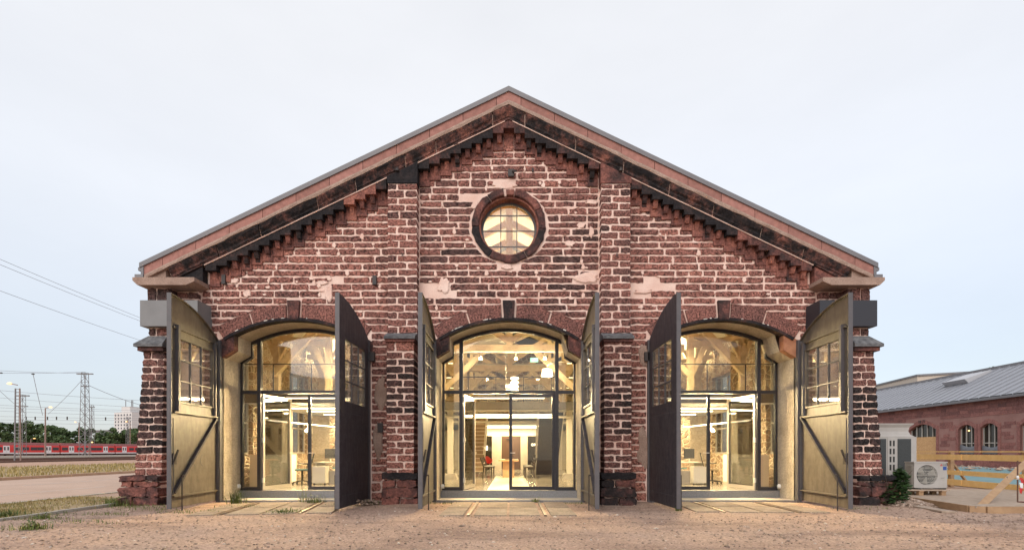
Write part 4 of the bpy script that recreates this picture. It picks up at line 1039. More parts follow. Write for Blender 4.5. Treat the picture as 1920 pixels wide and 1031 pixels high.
# strips over the side screens, the bright stars beside the open dark doors
for c, s, nm in ((CX[0], 1, 'left'), (CX[2], -1, 'right')):
    t = thing('strip_lamp', 'short bright strip lamp high behind the %s doorway glass' % nm, 'lamp', (c+s*.95, 3.1, 5.10), 0, 'strip lamps high behind the side doorways')
    MB().box(-.9, .9, -.03, .03, 0, .05).build('housing', M['steel_white'], t); MB().box(-.89, .89, -.028, .028, -.05, -.0005).build('diffuser', M['lamp'], t)
    area('lamp_light', t, (0, 0, -.08), 1.8, .08, 330, WARM)
# bars added behind each screen, aimed out through the doors to light the forecourt
for i, c in enumerate(CX):
    t = thing('fill_light_bar', 'lit downlight bar behind the %s doorway transom' % ('left', 'central', 'right')[i], 'lamp', (c, 1.9, 2.98), 0, 'downlight bars behind the doorways')
    MB().box(-1.1, 1.1, -.03, .03, 0, .05).build('housing', M['steel_white'], t); MB().box(-1.08, 1.08, -.025, .025, -.02, -.0005).build('diffuser', M['lamp_soft'], t)
    area('lamp_light', t, (0, 0, -.06), 2.2, .06, 360, WARM, (R(-57), 0, 0))
# pendants
t = thing('pendant_lamp', 'white bell shaped pendant lamp in the central fanlight', 'pendant lamp', (1.28, 3.5, 3.9))
MB().lathe([(.20, 0), (.19, .06), (.165, .22), (.13, .24), (0, .25)], (0, 0, 0), 18).build('lamp_shade', M['lamp_soft'], t, True); MB().tube([(0, 0, .25), (.0, 0, .33), (.22, 0, .47), (.9, 0, .5)], .012, 6).build('arm', M['steel_white'], t)
point('lamp_light', t, (0, 0, -.08), 25)
t = thing('pendant_lamp', 'tall pendant of stacked glowing discs on a white cord', 'pendant lamp', (.08, 4.6, 3.35))
MB().tube([(-.22, 0, .6), (-.22, 0, 4.9)], .012, 6).build('cord', M['steel_white'], t)
for k in range(5): MB().lathe([(0, 0), (.13, .01), (.15, .05), (.12, .08), (0, .09)], (.1, 0, k*.15), 14).build('disc', M['lamp'], t, True)
MB().box(-.24, -.02, -.05, .05, .28, .42).build('bracket', M['steel_white'], t); MB().box(-.22, -.02, -.045, .045, .10, .24).build('bracket', M['steel_white'], t)
point('lamp_light', t, (.1, -.25, .3), 30)
for x, nm in ((-1.9, 'left'), (-1.45, 'right')):
    t = thing('box_pendant', '%s of the two small cube pendants over the red chairs' % nm, 'pendant lamp', (x, 14.4, 1.42), 0, 'cube pendants over the red chairs')
    MB().box(-.15, .15, -.15, .15, 0, .24).build('lamp_shade', M['lamp_soft'], t); MB().tube([(0, 0, .24), (0, 0, 1.48)], .01, 6).build('cord', M['black_pl'], t)
t = thing('exit_sign', 'small glowing green and white exit sign on the second tie beam', 'sign', (1.05, 8.05, 5.2))
MB().box(-.17, .17, -.03, .03, .02, .20).build('case', M['exit'], t); MB().bar((-.08, -.035, .06), (.04, -.035, .16), .03, .01).build('pictogram', M['lamp_soft'], t)

# ================================================================== FURNITURE INSIDE
t = thing('long_table', 'long oak table at the end of the pale floor strip', 'table', (-.06, 7.2, .243))
MB().box(-.42, .42, 0, 3.0, .69, .75).build('table_top', M['wood_table'], t)
for y in (.25, 2.7): MB().box(-.24, .24, y, y+.08, 0, .69).build('leg', M['wood_table'], t)
bw = thing('tray', 'small dark tray standing on the long oak table', 'tray', (-.06, 8.0, .994))
MB().box(-.16, .16, -.1, .1, 0, .02).build('base', M['bench'], bw); MB().bar((-.18, 0, .05), (.16, 0, .12), .03).build('rim', M['bench'], bw)
for s in (-1, 1):
    t = thing('bench', 'dark wooden bench with raked back on the %s of the oak table' % sd[s], 'bench', (-.06+s*.86, 7.0, .237), 0, 'benches at the oak table')
    mb = MB(); mb.bar((0, .1, .45), (0, 3.0, .45), .40, .04); mb.build('seat', M['bench'], t)
    for k in range(3): MB().bar((s*(.20+.05*k), .1, .54+.12*k), (s*(.20+.05*k), 3.0, .54+.12*k), .03, .09).build('back_slat', M['bench'], t)
    for y in (.25, 2.8):
        mb = MB(); mb.bar((-s*.15, y, 0), (-s*.15, y, .43), .06); mb.build('leg', M['bench'], t); mb = MB(); mb.bar((s*.22, y, 0), (s*.17, y, .43), .06); mb.bar((s*.17, y, .43), (s*.32, y, .84), .05); mb.build('leg', M['bench'], t)
def shell_chair(x, lab):
    t = thing('shell_chair', lab, 'chair', (x, 13.4, .237), R(10), 'red shell chairs by the rear partition')
    mb = MB(); n = 10; pr = [(-.20, .44), (.16, .43), (.24, .55), (.29, .85)]; V = []; F_ = []
    for j, (d, z) in enumerate(pr):
        for i in range(n+1):
            u = -1+2*i/n; V.append((u*(.27, .28, .29, .20)[j], d-.12*abs(u)**2*(j > 1), z+.14*u*u*(1 if j < 3 else -1)))
    for j in range(3):
        for i in range(n): F_.append((j*(n+1)+i, j*(n+1)+i+1, (j+1)*(n+1)+i+1, (j+1)*(n+1)+i))
    V2 = [(a, b+.015, c-.012) for a, b, c in V]; m0 = len(V); mb.add(V+V2, F_+[tuple(m0+i for i in f[::-1]) for f in F_]); mb.build('shell', M['red_plastic'], t, True)
    for sx in (-1, 1):
        for sy in (-1, 1): MB().tube([(sx*.2, sy*.2, 0), (sx*.12, sy*.1, .44)], .012, 6).build('leg', M['steel_white'], t)
shell_chair(-1.85, 'red shell chair nearest the pale staircase'); shell_chair(-1.25, 'red shell chair between staircase and oak table')

def office_chair(loc, rz, m_, lab):
    t = thing('office_chair', lab, 'office chair', loc, rz, 'office chairs at the desks')
    mb = MB(); mb.prism([(-.24, .46), (.24, .46), (.24, .51), (-.24, .51)], -.22, .24); mb.build('seat', M[m_], t)
    for k in range(6): MB().bar((-.21+.005*k, .25+.02*k, .60+.075*k), (.21-.005*k, .25+.02*k, .60+.075*k), .02, .066).build('back_slat', M[m_], t)
    for s in (-1, 1):
        MB().tube([(s*.22, .2, .48), (s*.23, .27, .6), (s*.2, .38, 1.06)], .013, 6).build('back_frame', M['black_pl'], t)
        MB().tube([(s*.25, .2, .48), (s*.29, .18, .68), (s*.29, -.12, .7)], .014, 6).build('armrest', M['black_pl'], t)
    MB().tube([(0, 0, .10), (0, 0, .46)], .03, 8).build('column', M['black_pl'], t)
    for k in range(5):
        a = 2*PI*k/5; mb = MB(); mb.bar((0, 0, .12), (.3*math.cos(a), .3*math.sin(a), .07), .04, .03); l = mb.build('base_arm', M['black_pl'], t)
        MB().lathe([(0, 0), (.03, .01), (.035, .03), (.03, .05), (0, .06)], (.3*math.cos(a), .3*math.sin(a), 0), 8).build('castor', M['black_pl'], l, True)
    return t
FZ = .237
office_chair((-7.05, 3.5, FZ), R(-70), 'teal', 'teal mesh office chair in the open left doorway')
office_chair((-6.35, 5.3, FZ), R(-20), 'teal', 'teal mesh office chair behind the left desk')
office_chair((6.2, 4.9, FZ), R(25), 'teal', 'teal mesh office chair behind the right desk')
office_chair((6.98, 3.7, FZ), R(65), 'khaki_fab', 'tan mesh office chair at the end of the right desk')
for s in (-1, 1):
    t = thing('desk', 'white topped office desk in the %s bay' % sd[s], 'desk', (s*5.75, 4.1, FZ), 0, 'office desks')
    MB().box(-1.0, 1.0, -.4, .4, .71, .74).build('desk_top', M['desk'], t)
    for x in (-.92, .92): MB().box(x-.03, x+.03, -.36, .36, 0, .71).build('leg', M['steel_white'], t)
    t2 = thing('drawer_unit', 'pale drawer unit standing before the %s desk' % sd[s], 'cabinet', (s*6.35, 3.2, FZ), 0, 'drawer units by the desks')
    MB().box(-.22, .22, -.05, .3, .05, .60).build('carcass', M['desk'], t2)
    for x in (-.18, .18): MB().box(x-.02, x+.02, 0, .06, 0, .05).build('castor', M['black_pl'], t2)
    MB().box(-.20, .20, -.056, -.051, .08, .57).build('drawer_front', M['white'] if s > 0 else M['desk'], t2)
    t3 = thing('drawer_unit', 'low grey cabinet under the %s desk' % sd[s], 'cabinet', (s*5.75, 3.45, FZ), 0, 'drawer units by the desks')
    MB().box(-.4, .4, 0, .3, 0, .45).build('carcass', M['grey_ped'], t3); MB().box(-.39, .39, -.006, -.0005, .02, .43).build('drawer_front', M['grey_ped'], t3)
    for k, x in enumerate((-.5, .15)):
        t4 = thing('monitor', '%s screen on the %s office desk' % (('tilted dark', 'second dark')[k], sd[s]), 'monitor', (s*5.75+s*abs(x)*(1 if k == 0 else -1)*1.2, 4.15, FZ+.74), R(30*s), 'screens on the desks')
        MB().box(-.26, .26, -.015, .015, .12, .46).build('screen', M['black_pl'], t4); MB().box(-.03, .03, -.01, .03, .01, .14).build('stand', M['steel_white'], t4); MB().box(-.11, .11, -.08, .08, 0, .012).build('foot', M['steel_white'], t4)
t = thing('fire_extinguisher', 'red fire extinguisher hanging on the left rubble pier', 'extinguisher', (-8.1, 8.95, 1.0))
MB().lathe([(0, 0), (.07, .01), (.08, .05), (.08, .42), (.05, .5), (.02, .53), (0, .53)], (0, 0, 0), 14).build('cylinder', M['extinguisher'], t, True)
MB().box(-.02, .02, -.02, .02, .53, .6).build('valve', M['black_pl'], t); MB().tube([(0, -.03, .57), (.1, -.05, .5), (.1, -.06, .2)], .012, 6).build('hose', M['black_pl'], t)
for s, x, z in ((-1, -6.9, 1.0), (1, 6.7, .9)):
    t = thing('notice_board', 'small white board on the wall behind the %s glass door' % sd[s], 'board', (x, 6.8, z), 0, 'small white boards')
    MB().box(-.22, .22, -.02, .02, 0, .85).build('panel', M['white'], t); MB().box(-.24, .24, -.012, .021, -.03, -.0005).build('tray', M['grey_ped'], t)

for s in (-1, 1):
    t = thing('cabinet_row', 'pale cabinet row along the %s outer wall behind the glass door' % sd[s], 'cabinet', (s*8.05, 2.3, FZ), 0, 'cabinet rows along the outer walls')
    for k in range(3):
        MB().box(-.14, .14, k*.9, k*.9+.88, 0, 1.0).build('carcass', M['desk'], t); MB().box(-s*.142, -s*.15, k*.9+.03, k*.9+.85, .05, .95).build('door', M['white'], t)
# ================================================================== GROUND
def ground_mat():
    m = bpy.data.materials.new('sandy_gravel'); m.use_nodes = True; t = m.node_tree; p = t.nodes['Principled BSDF']; l = t.links.new
    p.inputs['Roughness'].default_value = .95; p.inputs['Specular IOR Level'].default_value = .2
    tcn = t.nodes.new('ShaderNodeTexCoord')
    def noise(sc, det, ro=.6):
        n = t.nodes.new('ShaderNodeTexNoise'); n.inputs['Scale'].default_value = sc; n.inputs['Detail'].default_value = det; n.inputs['Roughness'].default_value = ro; l(tcn.outputs['Object'], n.inputs['Vector']); return n
    def ramp(src, *st):
        r = t.nodes.new('ShaderNodeValToRGB'); e = r.color_ramp.elements; e[0].position, e[0].color = st[0][0], (*st[0][1], 1); e[1].position, e[1].color = st[-1][0], (*st[-1][1], 1)
        for p_, c in st[1:-1]: q = e.new(p_); q.color = (*c, 1)
        l(src, r.inputs[0]); return r
    big = ramp(noise(.5, 5).outputs['Fac'], (.3, (.38, .27, .21)), (.5, (.46, .335, .26)), (.7, (.42, .32, .265)))
    fine = ramp(noise(26, 6, .75).outputs['Fac'], (.25, (.55, .52, .51)), (.48, (.97, .95, .94)), (.75, (1.3, 1.28, 1.26)))
    v = t.nodes.new('ShaderNodeTexVoronoi'); v.inputs['Scale'].default_value = 34; l(tcn.outputs['Object'], v.inputs['Vector'])
    vr = ramp(v.outputs['Color'], (.1, (.72, .70, .70)), (.8, (1.22, 1.2, 1.18)))
    x = t.nodes.new('ShaderNodeMix'); x.data_type = 'RGBA'; x.blend_type = 'MULTIPLY'; x.inputs[0].default_value = 1; l(big.outputs[0], x.inputs[6]); l(fine.outputs[0], x.inputs[7])
    mpt = t.nodes.new('ShaderNodeMapping'); mpt.inputs['Scale'].default_value = (.22, .9, 1); mpt.inputs['Rotation'].default_value = (0, 0, .12); l(tcn.outputs['Object'], mpt.inputs[0])
    nt_ = t.nodes.new('ShaderNodeTexNoise'); nt_.inputs['Scale'].default_value = 1.1; nt_.inputs['Detail'].default_value = 5; nt_.inputs['Roughness'].default_value = .65; l(mpt.outputs[0], nt_.inputs['Vector'])
    tr_ = ramp(nt_.outputs['Fac'], (.38, (.66, .64, .66)), (.5, (.98, .97, .97)), (.66, (1.12, 1.1, 1.05)))
    xx = t.nodes.new('ShaderNodeMix'); xx.data_type = 'RGBA'; xx.blend_type = 'MULTIPLY'; xx.inputs[0].default_value = .85; l(x.outputs[2], xx.inputs[6]); l(tr_.outputs[0], xx.inputs[7]); x = xx
    y = t.nodes.new('ShaderNodeMix'); y.data_type = 'RGBA'; y.blend_type = 'MULTIPLY'; y.inputs[0].default_value = .8; l(x.outputs[2], y.inputs[6]); l(vr.outputs[0], y.inputs[7])
    l(y.outputs[2], p.inputs['Base Color'])
    b = t.nodes.new('ShaderNodeBump'); b.inputs['Strength'].default_value = .8; b.inputs['Distance'].default_value = .03
    n2 = noise(22, 5, .7); l(n2.outputs['Fac'], b.inputs['Height']); l(b.outputs[0], p.inputs['Normal'])
    return m
M['ground'] = ground_mat()
def gz(x, y):
    if not (-13 < x < 17 and -9.5 < y < .1): f = 0
    else: f = min(1, (x+13)/2, (17-x)/3, (y+9.5)/2, max(0, (.1-y))/.8)
    h = .045*mnoise.noise(Vector((x*.55, y*.55, .3)))+.018*mnoise.noise(Vector((x*2.1, y*2.1, 5)))+.010*mnoise.noise(Vector((x*6, y*6, 9)))
    # flat where the slabs lie
    for c in CX:
        if abs(x-c) < 2.2 and y > -3.2: f *= .0 if abs(x-c) < 1.7 and y > -2.9 else .5
    return f*h-.012
gx = [-900, -400, -150, -60, -25, -16]+[-13+.125*i for i in range(241)]+[20, 30, 60, 150, 400, 900]
gy = [-60, -25, -14, -10.5]+[-9.5+.125*i for i in range(80)]+[1.0, 3, 8, 16, 30, 60, 150, 400, 1000]
V = [(x, y, gz(x, y)) for y in gy for x in gx]; nx = len(gx)
Fq = [(j*nx+i, j*nx+i+1, (j+1)*nx+i+1, (j+1)*nx+i) for j in range(len(gy)-1) for i in range(nx-1)]
g = np_mesh('ground', V, Fq, M['ground'], kind='structure'); g.data.polygons.foreach_set('use_smooth', [True]*len(Fq))

# pebbles
M['pebble'] = leaf_mat('pebbles', (.17, .12, .09), (.48, .35, .27), (.66, .58, .50))
def pebbles(name, pts, smin, smax, base=None):
    n = len(pts); o8 = np.array([(1,0,0),(-1,0,0),(0,1,0),(0,-1,0),(0,0,1),(0,0,-1)], float)
    f8 = np.array([(0,2,4),(2,1,4),(1,3,4),(3,0,4),(2,0,5),(1,2,5),(3,1,5),(0,3,5)])
    s = smin+(smax-smin)*rng.random(n)**3; a = rng.random(n)*2*PI
    V = o8[None]*s[:, None, None]*(0.65+.7*rng.random((n, 6, 1)))
    V[:, :, 0] *= 1.25; V[:, :, 2] *= .6
    x = V[:, :, 0]*np.cos(a)[:, None]-V[:, :, 1]*np.sin(a)[:, None]; y = V[:, :, 0]*np.sin(a)[:, None]+V[:, :, 1]*np.cos(a)[:, None]
    V = np.stack([x, y, V[:, :, 2]], -1)+np.asarray(pts)[:, None, :]
    Fc = f8[None]+6*np.arange(n)[:, None, None]
    tone = np.repeat(np.clip(rng.normal(.5, .25, n), 0, 1), 6)
    return np_mesh(name, V, Fc.reshape(-1, 3), M['pebble'], None, tone, 'stuff')
P = []
while len(P) < 15000:
    x = random.uniform(-12, 15); y = random.uniform(-7.6, -.7)
    if random.random() > (.35+.65*(-y/7.6)) or abs(x-CAMX) > (y+12.96)*1.12: continue
    if any(abs(x-c) < 1.6 and y > -2.8 for c in CX): 
        if random.random() < .8: continue
    P.append((x, y, max(gz(x, y), -.012)+.003))
P2 = []
while len(P2) < 260:
    x = random.uniform(-11, 14); y = random.uniform(-7.2, -.9)
    if mnoise.noise(Vector((x*.4, y*.6, 8))) > random.uniform(-.2, .4): P2.append((x, y, gz(x, y)+.006))
tag(pebbles('larger_stones', P2, .025, .055), 'scattered larger stones lying on the sandy forecourt')
tag(pebbles('gravel', P, .005, .026), 'loose gravel scattered over the sandy forecourt')

# slabs and rails before the doors
M['slab'] = mat('worn_concrete_slab', (.24, .18, .135), .9, (.40, .315, .24), 1.6, bump=.3, bscale=30, speck=(.7, 1.12), spscale=30)
M['rail'] = mat('worn_rail_steel', (.30, .25, .20), .45, (.20, .13, .09), 6, metal=.5)
for i, (c, rot, yl) in enumerate(zip(CX, (R(10), 0, R(-3)), (-2.55, -2.75, -2.2))):
    sl_ = tag(empty('track_slabs', (c, -.1, 0), rot), None, None, None, 'structure')
    for a, b in ((-1.45, -.93), (-.72, -.02), (.02, .68), (.90, 1.45)):
        for y0, y1 in ((yl, yl*.52), (yl*.5, -.05)):
            MB().box(a+.008, b-.008, y0+.01, y1-.01, -.1, .012+random.uniform(-.003, .003)).build('slab', M['slab'], sl_)
    for x in (-.825, .79): MB().box(x-.03, x+.03, yl, -.05, -.1, .017).build('rail', M['rail'], sl_)

# ================================================================== LEFT: VERGE, ROAD, KERB
M['asphalt'] = mat('sodium_lit_asphalt', (.47, .32, .235), .85, (.54, .375, .28), .6, speck=(.85, 1.12), spscale=40)  # warm glow of the sodium lamps is put into the road colour
M['roadpaint'] = mat('worn_road_paint', (.62, .52, .44), .8, (.5, .42, .36), 3)
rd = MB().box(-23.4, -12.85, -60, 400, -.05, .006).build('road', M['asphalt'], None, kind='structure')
for x, wd, y0, y1 in ((-15.45, .13, -40, 5.5), (-19.1, .12, 6, 60)): MB().box(x-wd/2, x+wd/2, y0, y1, .0065, .0105).build('lane_line', M['roadpaint'], rd)
MB().box(-12.98, -12.83, -60, 40, -.05, .02).build('road_edge', M['concrete'], None, kind='structure')
ed = tag(empty('path_edging', (0, 0, 0)), None, None, None, 'structure')
for i in range(11):
    y = -9.5+i*1.0; MB().box(-9.82, -9.74, y+.008, y+.992, -.1, .055+random.uniform(-.008, .008)).build('edging_stone', M['concrete'], ed)
M['kerbstone'] = mat('kerb_stone', (.42, .27, .18), .85, (.50, .33, .22), 2)
kb = tag(empty('far_kerb', (0, 0, 0)), None, None, None, 'structure')
km = MB().box(-.15, .15, -.745, .745, -.1, .14).mesh('kerb_stone', M['kerbstone'])
for i in range(36):
    o = bpy.data.objects.new('kerb_stone', km); o.location = (-23.56, -2+i*1.5, 0); link(o, kb)
M['drygrass_base'] = mat('dry_verge_soil', (.36, .25, .13), .95, (.44, .32, .18), 1.5, speck=(.7, 1.2), spscale=8)
MB().box(-42, -23.72, -60, 400, -.05, .03).build('far_verge', M['drygrass_base'], None, kind='structure')
MB().box(-12.82, -9.83, -30, 1.5, -.05, .0).build('near_verge', M['drygrass_base'], None, kind='structure')
M['grass'] = leaf_mat('dry_grass', (.15, .15, .05), (.42, .31, .12), (.52, .40, .19)); M['weed'] = leaf_mat('green_weeds', (.055, .085, .02), (.17, .20, .05), (.30, .27, .09))
def blades(pts, hmin, hmax, wd, lean=.5):
    n = len(pts); pts = np.asarray(pts); h = hmin+(hmax-hmin)*rng.random(n)**1.5; a = rng.random(n)*2*PI; ln = h*lean*(rng.random(n)-.1)
    d = np.stack([np.cos(a), np.sin(a)], -1); s = np.stack([-d[:, 1], d[:, 0]], -1)
    V = np.zeros((n, 5, 3))
    V[:, 0, :2] = pts[:, :2]-s*wd/2; V[:, 1, :2] = pts[:, :2]+s*wd/2
    mid = pts[:, :2]+d*(ln*.35)[:, None]; V[:, 2, :2] = mid+s*wd*.4; V[:, 3, :2] = mid-s*wd*.4; V[:, 4, :2] = pts[:, :2]+d*ln[:, None]
    V[:, 2, 2] = V[:, 3, 2] = h*.6; V[:, 4, 2] = h; V[:, :, 2] += pts[:, 2:3]
    F1 = np.array([(0, 1, 2), (0, 2, 3), (3, 2, 4)])
    return V.reshape(-1, 3), (F1[None]+5*np.arange(n)[:, None, None]).reshape(-1, 3), n
def grass(name, pts, hmin, hmax, wd, m_, parent=None, kind='stuff', mean=.5, lean=.6):
    V, Fc, n = blades(pts, hmin, hmax, wd, lean); tone = np.repeat(np.clip(rng.normal(mean, .22, n), 0, 1), 5)
    return np_mesh(name, V, Fc, m_, parent, tone, kind)
P = []
while len(P) < 9000:
    x = random.uniform(-12.8, -9.7); y = random.uniform(-6.5, 1.2)
    d = mnoise.noise(Vector((x*.9, y*.7, 2)))+.25*mnoise.noise(Vector((x*4, y*4, 2)))
    if d > random.uniform(-.35, .35): P.append((x, y, .0))
tag(grass('verge_grass', P, .015, .085, .011, M['grass'], mean=.6, lean=1.2), 'patchy dry grass on the near verge beside the road')
P = [(random.uniform(-41, -23.8), random.uniform(-3, 70)) for _ in range(26000)]; P = [(x, y, .03) for x, y in P if mnoise.noise(Vector((x*.3, y*.2, 7))) > random.uniform(-.7, .2)]
tag(grass('far_grass', P, .05, .24, .05, M['grass'], mean=.7), 'tall dry grass on the verge across the road')
P = []
for cx, cy, r, k in ((-9.4, -3.4, .5, 200), (-8.6, -2.6, .35, 120), (-10.2, -2.6, .6, 300), (-9.0, -1.2, .5, 260), (-11.5, -1.0, .9, 800), (-9.9, .2, .6, 700), (-10.6, .3, .7, 700), (-10.0, -5.6, .7, 300), (-7.9, -3.8, .4, 100), (-8.3, -1.7, .5, 150), (-7.0, -2.2, .5, 200), (-6.5, -1.2, .4, 160), (-1.8, -.4, .35, 160), (-4.1, -.9, .35, 80), (1.7, -.4, .2, 80), (8.3, -1.5, .5, 60), (-9.5, -4.7, .7, 200)):
    for _ in range(k):
        a = random.random()*2*PI; q = r*math.sqrt(random.random()); x, y = cx+q*math.cos(a)*1.6, cy+q*math.sin(a)*.6; P.append((x, y, gz(x, y)))
tag(grass('ground_grass', P, .015, .08, .010, M['weed'], mean=.6, lean=1.0), 'low green grass tufts in the sandy ground')
def weed(loc, r, h, n, lab, m_='weed', mean=.4):
    t = thing('weed', lab, 'weed', loc, 0, 'weeds on the forecourt')
    P = [(random.gauss(0, r*.4), random.gauss(0, r*.3), 0) for _ in range(n)]
    grass('blades', P, h*.3, h, .014, M[m_], t, 'stuff', mean, 1.0)
    # broad leaves
    V = []; Fc = []; tone = []
    for i in range(n//3):
        a = random.random()*2*PI; q = random.random()*r; z = random.uniform(.1, .9)*h; c = Vector((q*math.cos(a), q*math.sin(a), z)); d = Vector((math.cos(a), math.sin(a), random.uniform(-.2, .8))).normalized(); s_ = d.cross(Vector((0, 0, 1))).normalized(); L_ = random.uniform(.03, .07); b = len(V)
        V += [c-d*L_*.3, c+s_*L_*.35, c+d*L_, c-s_*L_*.35]; Fc.append((b, b+1, b+2, b+3)); tone += [random.uniform(.0, .5)]*4
    np_mesh('leaves', [tuple(v) for v in V], Fc, M[m_], t, tone)
    return t
weed((-7.0, -.55, 0), .22, .42, 90, 'leafy green weed at the hinge side of the left doorway')
weed((-5.05, -.35, .01), .25, .22, 90, 'low bushy weed on the slabs of the left doorway')
weed((-5.35, -.25, .01), .12, .5, 16, 'thin stalky weed before the left doorway step', mean=.8)
weed((-4.9, -2.35, .0), .35, .10, 130, 'flat green weed at the outer end of the left slabs')
weed((-8.2, -4.6, 0), .3, .15, 160, 'round tuft of pale green weeds on the left sand', mean=.75)
weed((-9.2, -3.4, 0), .22, .14, 70, 'small dark green weed left of the pale tuft')
weed((-10.3, -3.1, 0), .4, .20, 160, 'grassy clump beside the concrete edging strip')
weed((-9.75, -.9, 0), .45, .22, 220, 'grassy clump at the foot of the left buttress')
weed((3.85, -2.0, 0), .1, .14, 40, 'small weed under the dark door of the right doorway')
weed((.72, -.12, .01), .12, .14, 50, 'small dry weed on the rail at the central doorway step', mean=.8)
weed((-3.55, -.7, 0), .25, .16, 70, 'low weed between the dark left door and the pilaster')
P = [(random.gauss(-3.6, .14), random.gauss(-.75, .16), random.uniform(0, .12)) for _ in range(90)]
tag(pebbles('rubble_heap', P, .03, .075), 'small heap of pale stones behind the dark left door')

# ================================================================== LEFT: RAIL YARD
M['ballast'] = mat('rusty_ballast', (.50, .30, .20), .95, (.40, .24, .165), .2, speck=(.8, 1.15), spscale=2)
M['rust'] = mat('rusty_rail', (.12, .06, .04), .7)
MB().box(-420, -42.05, -200, 700, -.06, .02).build('rail_yard', M['ballast'], None, kind='structure')
for x in (-60, -72, -84, -118, -132, -146):
    tr_ = tag(empty('rail_track', (x, 0, 0)), None, None, None, 'structure')
    for q in (-.72, .72): MB().box(q-.05, q+.05, -100, 400, .02, .2).build('rail', M['rust'], tr_)
pf = MB().box(-104, -96, 60, 175, .0, .38).build('low_platform', M['concrete'], None); tag(pf, 'low pale platform edge between the tracks', 'platform')
dirv = Vector((.265, .964, 0)).normalized(); ang = math.atan2(-dirv.x, dirv.y)
M['train_red'] = mat('red_train_paint', (.68, .045, .04), .35); M['train_white'] = mat('pale_train_paint', (.78, .75, .75), .4); M['train_roof'] = mat('train_roof', (.30, .11, .11), .7); M['train_glass'] = mat('train_window', (.05, .045, .05), .15); M['under'] = mat('train_underframe', (.05, .04, .035), .8)
tn = thing('regional_train', 'red regional train with white doors standing in the rail yard', 'train', (-159, 137.04, 0), ang)
for k, t0 in enumerate((-20.0, -2.2, 15.5, 33.2)):
    Lc = 17.4; c = empty('coach', (0, t0, 0), 0, tn)
    # local: +x faces the camera side
    prof = [(-1.45, .55), (1.45, .55), (1.5, 1.2), (1.5, 2.4), (1.42, 3.0), (1.15, 3.45), (-1.15, 3.45), (-1.42, 3.0), (-1.5, 2.4), (-1.5, 1.2)]
    mb = MB(); mb.prism(prof, 0, Lc); mb.build('body', M['train_red'], c)
    MB().prism([(-1.3, 3.455), (1.3, 3.455), (1.1, 3.75), (-1.1, 3.75)], .4, Lc-.4).build('roof_unit', M['train_roof'], c)
    MB().prism([(1.43, 3.02), (1.46, 3.02), (1.2, 3.48), (1.15, 3.48)], 0, Lc).build('roof_edge', M['train_roof'], c)
    MB().box(1.47, 1.515, 0, Lc, .58, .92).build('skirt_stripe', M['train_white'], c)
    MB().box(-1.2, 1.2, .5, Lc-.5, .15, .55).build('underframe', M['under'], c)
    MB().box(-1.2, 1.2, -.25, -.05, .4, 3.2).build('gangway', M['under'], c)
    for y in (2.4, Lc-4.0):
        for q in (0, .82):
            d = MB().box(1.49, 1.54, y+q, y+q+.78, .70, 2.85).build('door', M['train_white'], c)
    for y in (2.4, Lc-4.0):
        for q in (0, .82): MB().box(1.541, 1.55, y+q+.2, y+q+.58, 1.55, 2.5).build('door_window', M['train_glass'], c)
    for y in (.4, 5.0, 7.2, 9.4, 11.2, Lc-2.0):
        if y in (11.2,): wv = 1.7
        else: wv = 1.75
        MB().box(1.495, 1.525, y, y+wv, 1.55, 2.45).build('window', M['train_glass'], c)
    for y in (2.2, Lc-2.2):
        for q in (-.9, .9): MB().tube([(1.0, y+q, .45), (1.2, y+q, .45)], .42, 10).build('wheel', M['under'], c)
M['galv'] = mat('galvanised_steel', (.17, .165, .17), .6, (.23, .215, .215), 2)
M['mast_red'] = mat('reddish_mast_paint', (.26, .17, .14), .7)
def lattice_mast(loc, h, b0, b1, n, lab, arms=(), m_='galv', th=.09, rz=0):
    t = thing('lattice_mast', lab, 'mast', loc, rz, 'lattice masts in the rail yard')
    P = lambda i, sx, sy: Vector((sx*(b0+(b1-b0)*i/n)/2, sy*(b0+(b1-b0)*i/n)/2, h*i/n))
    mb = MB()
    for sx in (-1, 1):
        for sy in (-1, 1): MB().bar(P(0, sx, sy), P(n, sx, sy), th, th).build('leg', M[m_], t)
    for i in range(n):
        for j, (a, b) in enumerate((((-1, -1), (1, -1)), ((1, -1), (1, 1)), ((1, 1), (-1, 1)), ((-1, 1), (-1, -1)))):
            if (i+j) % 2: a, b = b, a
            mb.bar(P(i, *a), P(i+1, *b), th*.6, th*.6); mb.bar(P(i+1, *a), P(i+1, *b), th*.5, th*.5)
    mb.build('bracing', M[m_], t)
    for z, ln, tk_ in arms: MB().box(-ln/2, ln/2, -.25, .25, z, z+tk_).build('crossarm', M[m_], t)
    return t
def world(px, py, d): return Vector((CAMX+(px-960)*d/F, d+CAMY, CAMZ-(py-846)*d/F))
lattice_mast((-106.7, 108, 0), 21, 1.6, .95, 18, 'tall tapering lattice mast with flat head standing before the train', ((20.6, 3.9, .22), (17.6, 1.8, .15)))
lattice_mast(tuple(world(42, 856, 120)), 15.4, 1.0, .8, 12, 'shorter double-armed lattice mast left of the trees', ((15.0, 3.2, .25), (12.4, 2.4, .2)), th=.07)
lattice_mast(tuple(world(172, 852, 215)), 22, 1.4, 1.0, 12, 'thin far lattice mast just right of the tall one', ((21, 2.5, .3),), th=.10)
lattice_mast(tuple(world(240, 852, 230)), 18, 1.2, 1.0, 10, 'thin far lattice mast before the white tower block', ((17, 2.5, .3),), th=.10)
